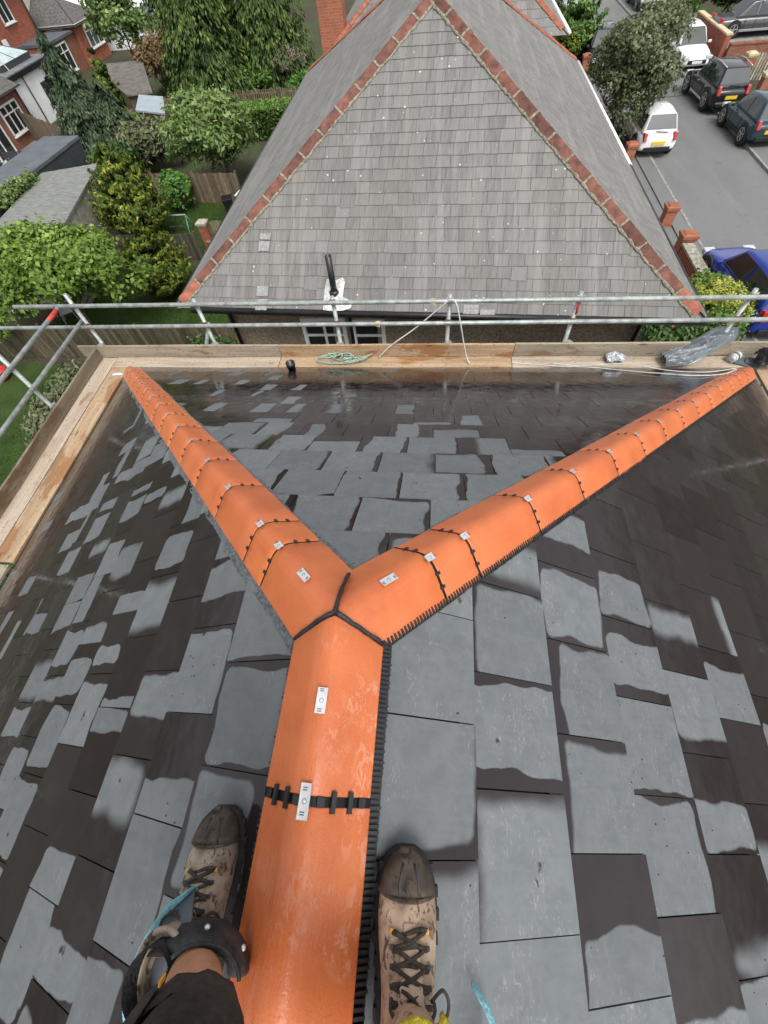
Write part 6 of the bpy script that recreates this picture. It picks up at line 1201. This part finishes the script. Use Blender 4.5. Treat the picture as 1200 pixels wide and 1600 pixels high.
# boots
def boot(name, mat, origin, toe, up, lining, seed, sc=1.16):
    o0 = Vector(origin); y = (Vector(toe) - o0); y = (y - up * y.dot(up)).normalized(); z = up.normalized(); x = y.cross(z); mw = frame(o0 - PO, x, y, z); r = random.Random(seed)
    ST = [(-.152, .020, .075), (-.140, .034, .100), (-.11, .040, .128), (-.07, .042, .140), (-.03, .042, .134), (.0, .045, .116), (.035, .050, .096), (.07, .0525, .080), (.10, .050, .070), (.125, .043, .063), (.145, .031, .055), (.155, .016, .045)]
    def sec(yy, w, top, k=1.0, dz=0.0, n=22, z0=.016):
        q = []
        for j in range(n):
            a = 2 * math.pi * j / n; c_, s_ = math.cos(a), math.sin(a); px = w * k * math.copysign(abs(c_) ** .72, c_)
            hgt = (top + dz - z0) ; zz = z0 + hgt * (.5 + .5 * math.copysign(abs(s_) ** .85, s_)) if s_ > 0 else z0 + hgt * .5 * (1 + math.copysign(abs(s_) ** .45, s_)); q.append((px * (1 - .10 * max(0, s_)), yy, zz))
        return q
    t = bpy.data.objects.new(name, None); COL.objects.link(t); t.parent = person; t.matrix_basis = mw @ Matrix.Scale(sc, 4); t.empty_display_size = .05
    def at(yy):
        for a, b_ in zip(ST, ST[1:]):
            if a[0] <= yy <= b_[0]: f = (yy - a[0]) / (b_[0] - a[0]); return a[1] + (b_[1] - a[1]) * f, a[2] + (b_[2] - a[2]) * f
        return ST[-1][1:]
    b = B(); b.rings([sec(*s) for s in ST]); n = 20
    b.rings([[(rx * math.cos(2 * math.pi * j / n), yc + ry * math.sin(2 * math.pi * j / n), zz) for j in range(n)] for zz, rx, ry, yc in ((.05, .036, .055, -.080), (.10, .041, .062, -.072), (.135, .044, .062, -.068), (.165, .047, .062, -.066), (.182, .046, .060, -.066), (.184, .034, .048, -.066), (.150, .032, .046, -.066))])
    u = b.obj('upper', MS[mat], t, True); remesh(u, .0042, 5, .5)
    b = B(); b.rings([sec(s[0] * 1.035, s[1] * 1.10 + .002, .028, 1, 0, 24, 0.0) for s in ST]); so = b.obj('sole', MS['sole'], t, False, auto=.003)
    b = B()
    for i in range(9):
        yy = -.13 + i * .032; w_, _t = at(yy)
        for sx in (-1, 1): b.box((sx * (w_ * 1.10), yy, .010), (.010, .016, .018))
    tag(b.obj('tread_lug', MS['sole'], so), kind='stuff')
    b = B(); b.rings([sec(yy, at(yy)[0], at(yy)[1], 1.05, .0035, 24, .018) for yy in (.096, .106, .117, .128, .139, .147, .1545)] + [sec(.160, .014, .046, 1, 0, 24, .022)]); tc = b.obj('toe_cap', MS['toecap'], t, True)
    for sx in (-.017, .017):
        b = B(); b.tube([(sx * k_, yy, at(yy)[1] + .0042 - 7.5 * (sx * k_) ** 2) for yy, k_ in ((.098, 1.0), (.112, 1.0), (.126, .85), (.140, .6))], .0022, 6); b.obj('cap_ridge', MS['rubber'], tc, True)
    b = B(); pp = [(math.sin(a) * at(.095)[0] * 1.03, .095 - .004 * math.cos(a * 2), .018 + (at(.095)[1] - .012) * math.cos(a) ** .6 if abs(a) < 1.5 else .02) for a in np.linspace(-1.45, 1.45, 19)]; b.tube(pp, .0032, 6); b.obj('cap_seam', MS['toecap'], tc)
    # tongue and laces
    tg = B(); tg.rings([[(-w_, yy, at(min(.07, yy))[1] + h - .006), (w_, yy, at(min(.07, yy))[1] + h - .006), (w_ * .8, yy, at(min(.07, yy))[1] + h + .003), (-w_ * .8, yy, at(min(.07, yy))[1] + h + .003)] for yy, w_, h in ((.066, .012, 0), (.04, .017, .002), (.01, .020, .004), (-.015, .022, .010), (-.032, .025, .034), (-.040, .026, .058))]); o = tg.obj('tongue', MS[mat], t, True, auto=.002)
    ys_ = (.056, .038, .019, .0, -.017); lc = B(); top = lambda xx, yy: at(yy)[1] + .0045 - 7.5 * xx * xx
    for i, yy in enumerate(ys_):
        lc.tube([(xx, yy + .004 * math.sin(xx * 90 + i), top(xx, yy)) for xx in np.linspace(-.029, .029, 9)], .0032, 6)
        if i < 4:
            for sg in (-1, 1): lc.tube([(sg * .026 * (1 - 2 * q), yy + (ys_[i + 1] - yy) * q, top(.026 * (1 - 2 * q), yy + (ys_[i + 1] - yy) * q) + .004 * math.sin(q * 3.14)) for q in np.linspace(0, 1, 9)], .0032, 6)
    for k in range(3):
        a0 = r.uniform(0, 6); lc.tube([((.012 + .022 * math.cos(a0 + q * 4.6)) * (1 if k % 2 else -1), -.012 - .016 * math.sin(a0 + q * 4.2), .135 + .012 * math.sin(q * 3.1)) for q in np.linspace(0, 1, 14)], .0026, 6)
    lc.tube(cat([(.03, -.01, .126), (.050, -.002, .112), (.062, -.018, .098), (.060, -.036, .094), (.046, -.044, .105)], 6), .0026, 6)
    lc.obj('lace', MS['lace'], t, True)
    for i, yy in enumerate(ys_):
        for sg in (-1, 1):
            e = B(); e.box((sg * .029, yy, top(.029, yy) - .0005), (.009, .007, .004)); e.obj('eyelet', MS['orange' if i == 0 else 'rubber'], t, auto=.0015)
    # padded collar, lining and sock
    b = B(); n = 28; b.tube([(.0445 * math.cos(2 * math.pi * j / n), -.066 + .060 * math.sin(2 * math.pi * j / n), .180 + .008 * math.sin(2 * math.pi * j / n)) for j in range(n + 1)], .0055, 8, cap=False); b.obj('collar', MS[lining if lining == 'yellow' else mat], t, True)
    b = B(); b.rings([[(rx * math.cos(2 * math.pi * j / n), -.066 + ry * math.sin(2 * math.pi * j / n), zz) for j in range(n)] for zz, rx, ry in ((.14, .036, .052), (.18, .036, .049), (.20, .037, .047), (.218, .039, .045))], 0, False); b.obj('sock', MS['sock'], t, True)
    if lining == 'yellow':
        b = B(); vs = []
        for i in range(9):
            for j in range(7):
                a = -.75 + 1.75 * i / 8; rr = 1 + .16 * j / 6; vs.append(((.043 * math.cos(a) + .004) * rr + .003, (-.062 + .060 * math.sin(a) * rr), .176 + .026 * j / 6 - .018 * (j / 6) ** 2 * 1.6))
        b.add(vs, [(i * 7 + j, (i + 1) * 7 + j, (i + 1) * 7 + j + 1, i * 7 + j + 1) for i in range(8) for j in range(6)]); o = b.obj('open_flap', MS['yellow'], t, True); md = o.modifiers.new('t', 'SOLIDIFY'); md.thickness = .006; md.offset = -1
    return t
zl = ZR - .262 * TP + .017; zr2 = ZR - .238 * TP + .017
boot('boot', 'suede_l', (-.236, -.682, zl + .02), (-.254, -.5, zl), Vector((-.06, 0, 1)), 'suede_l', 1)
boot('boot', 'suede_r', (.240, -.738, zr2 + .014), (.230, -.5, zr2), Vector((.13, 0, 1)), 'yellow', 2, 1.28)
# slipped knee pads: black shell, rivets, sky blue foam band
def pad(cen, ax, fwd, R0, band, span, seed, bw=.012, back=True):
    k = bpy.data.objects.new('knee_pad', None); COL.objects.link(k); k.parent = person; k.empty_display_size = .05; c = Vector(cen) - PO; ax = ax.normalized(); fwd = (fwd - ax * fwd.dot(ax)).normalized(); sd_ = ax.cross(fwd); rings = []; n = 22
    P = lambda a, r, h: c + (fwd * math.cos(a) * .82 + sd_ * math.sin(a) * 1.12) * r + ax * h
    for i in range(n + 1):
        a = span[0] + (span[1] - span[0]) * i / n; e = math.sin(math.pi * i / n) ** .5
        rings.append([P(a, R0 + dr, h * (.45 + .55 * e)) for dr, h in ((-.010, -.060), (.014, -.066), (.024, -.046), (.024, -.008), (.018, .028), (.006, .054), (-.014, .052), (-.022, .0))])
    b = B(); b.rings(rings); sh = b.obj('shell', MS['rubber'], k, True); md = sh.modifiers.new('s', 'SUBSURF'); md.levels = 1; md.render_levels = 2
    for f in (.26, .62):
        a = span[0] + (span[1] - span[0]) * f; p = P(a, R0 + .020, .020); d = (P(a, R0 + .05, .05) - p).normalized(); b = B(); b.tube([p, p + d * .004, p + d * .0065], [.0062, .0055, .002], 12); b.obj('rivet', MS['clip'], k, True)
    b = B(); b.tube([P(a, R0 + .002, .054) for a in np.linspace(span[0] * .9, span[1] * .9, 18)], .004, 6); b.obj('edge_piping', MS['rubber'], k, True)
    if band:
        pts = cat([Vector(q) - PO for q in band], 8); vs = []; m = len(pts)
        for i, p in enumerate(pts):
            tt = (pts[min(i + 1, m - 1)] - pts[max(i - 1, 0)]).normalized(); out = Vector((-tt.y, tt.x, 0)).normalized(); w_ = bw * min(1, .45 + 3 * min(i, m - 1 - i) / m)
            vs += [p - out * w_ + Vector((0, 0, .016)), p + out * w_ + Vector((0, 0, -.006)), p + out * w_ + Vector((0, 0, -.020)), p - out * w_ + Vector((0, 0, .002))]
        if back:
          bk = B(); cl_ = [p.lerp(c, .58) + Vector((0, 0, .034)) for p in pts]; bk.add(cl_ + [p.lerp(c, .02) + Vector((0, 0, -.004)) for p in pts], [(i, i + 1, m + i + 1, m + i) for i in range(m - 1)]); o_ = bk.obj('backing', MS['feltd'], k, True); md = o_.modifiers.new('t', 'SOLIDIFY'); md.thickness = .006
        b = B(); b.rings([vs[i * 4:i * 4 + 4] for i in range(m)]); b.obj('foam_band', MS['cyan'], k, True, auto=.004)
pad((-.166, -.752, 7.245), Vector((.42, .02, 1)), Vector((.20, 1, .1)), .066, [(-.238, -.640, 7.195), (-.283, -.688, 7.20), (-.312, -.752, 7.20), (-.318, -.812, 7.195), (-.300, -.870, 7.19)], (-1.45, 1.15), 1)
pad((.285, -.875, 7.235), Vector((-.05, -.10, 1)), Vector((.25, 1, .15)), .064, [(.402, -.790, 6.985), (.428, -.815, 6.995), (.450, -.855, 7.00), (.455, -.91, 7.03), (.42, -.95, 7.10)], (-1.9, 1.9), 2, .006, False)
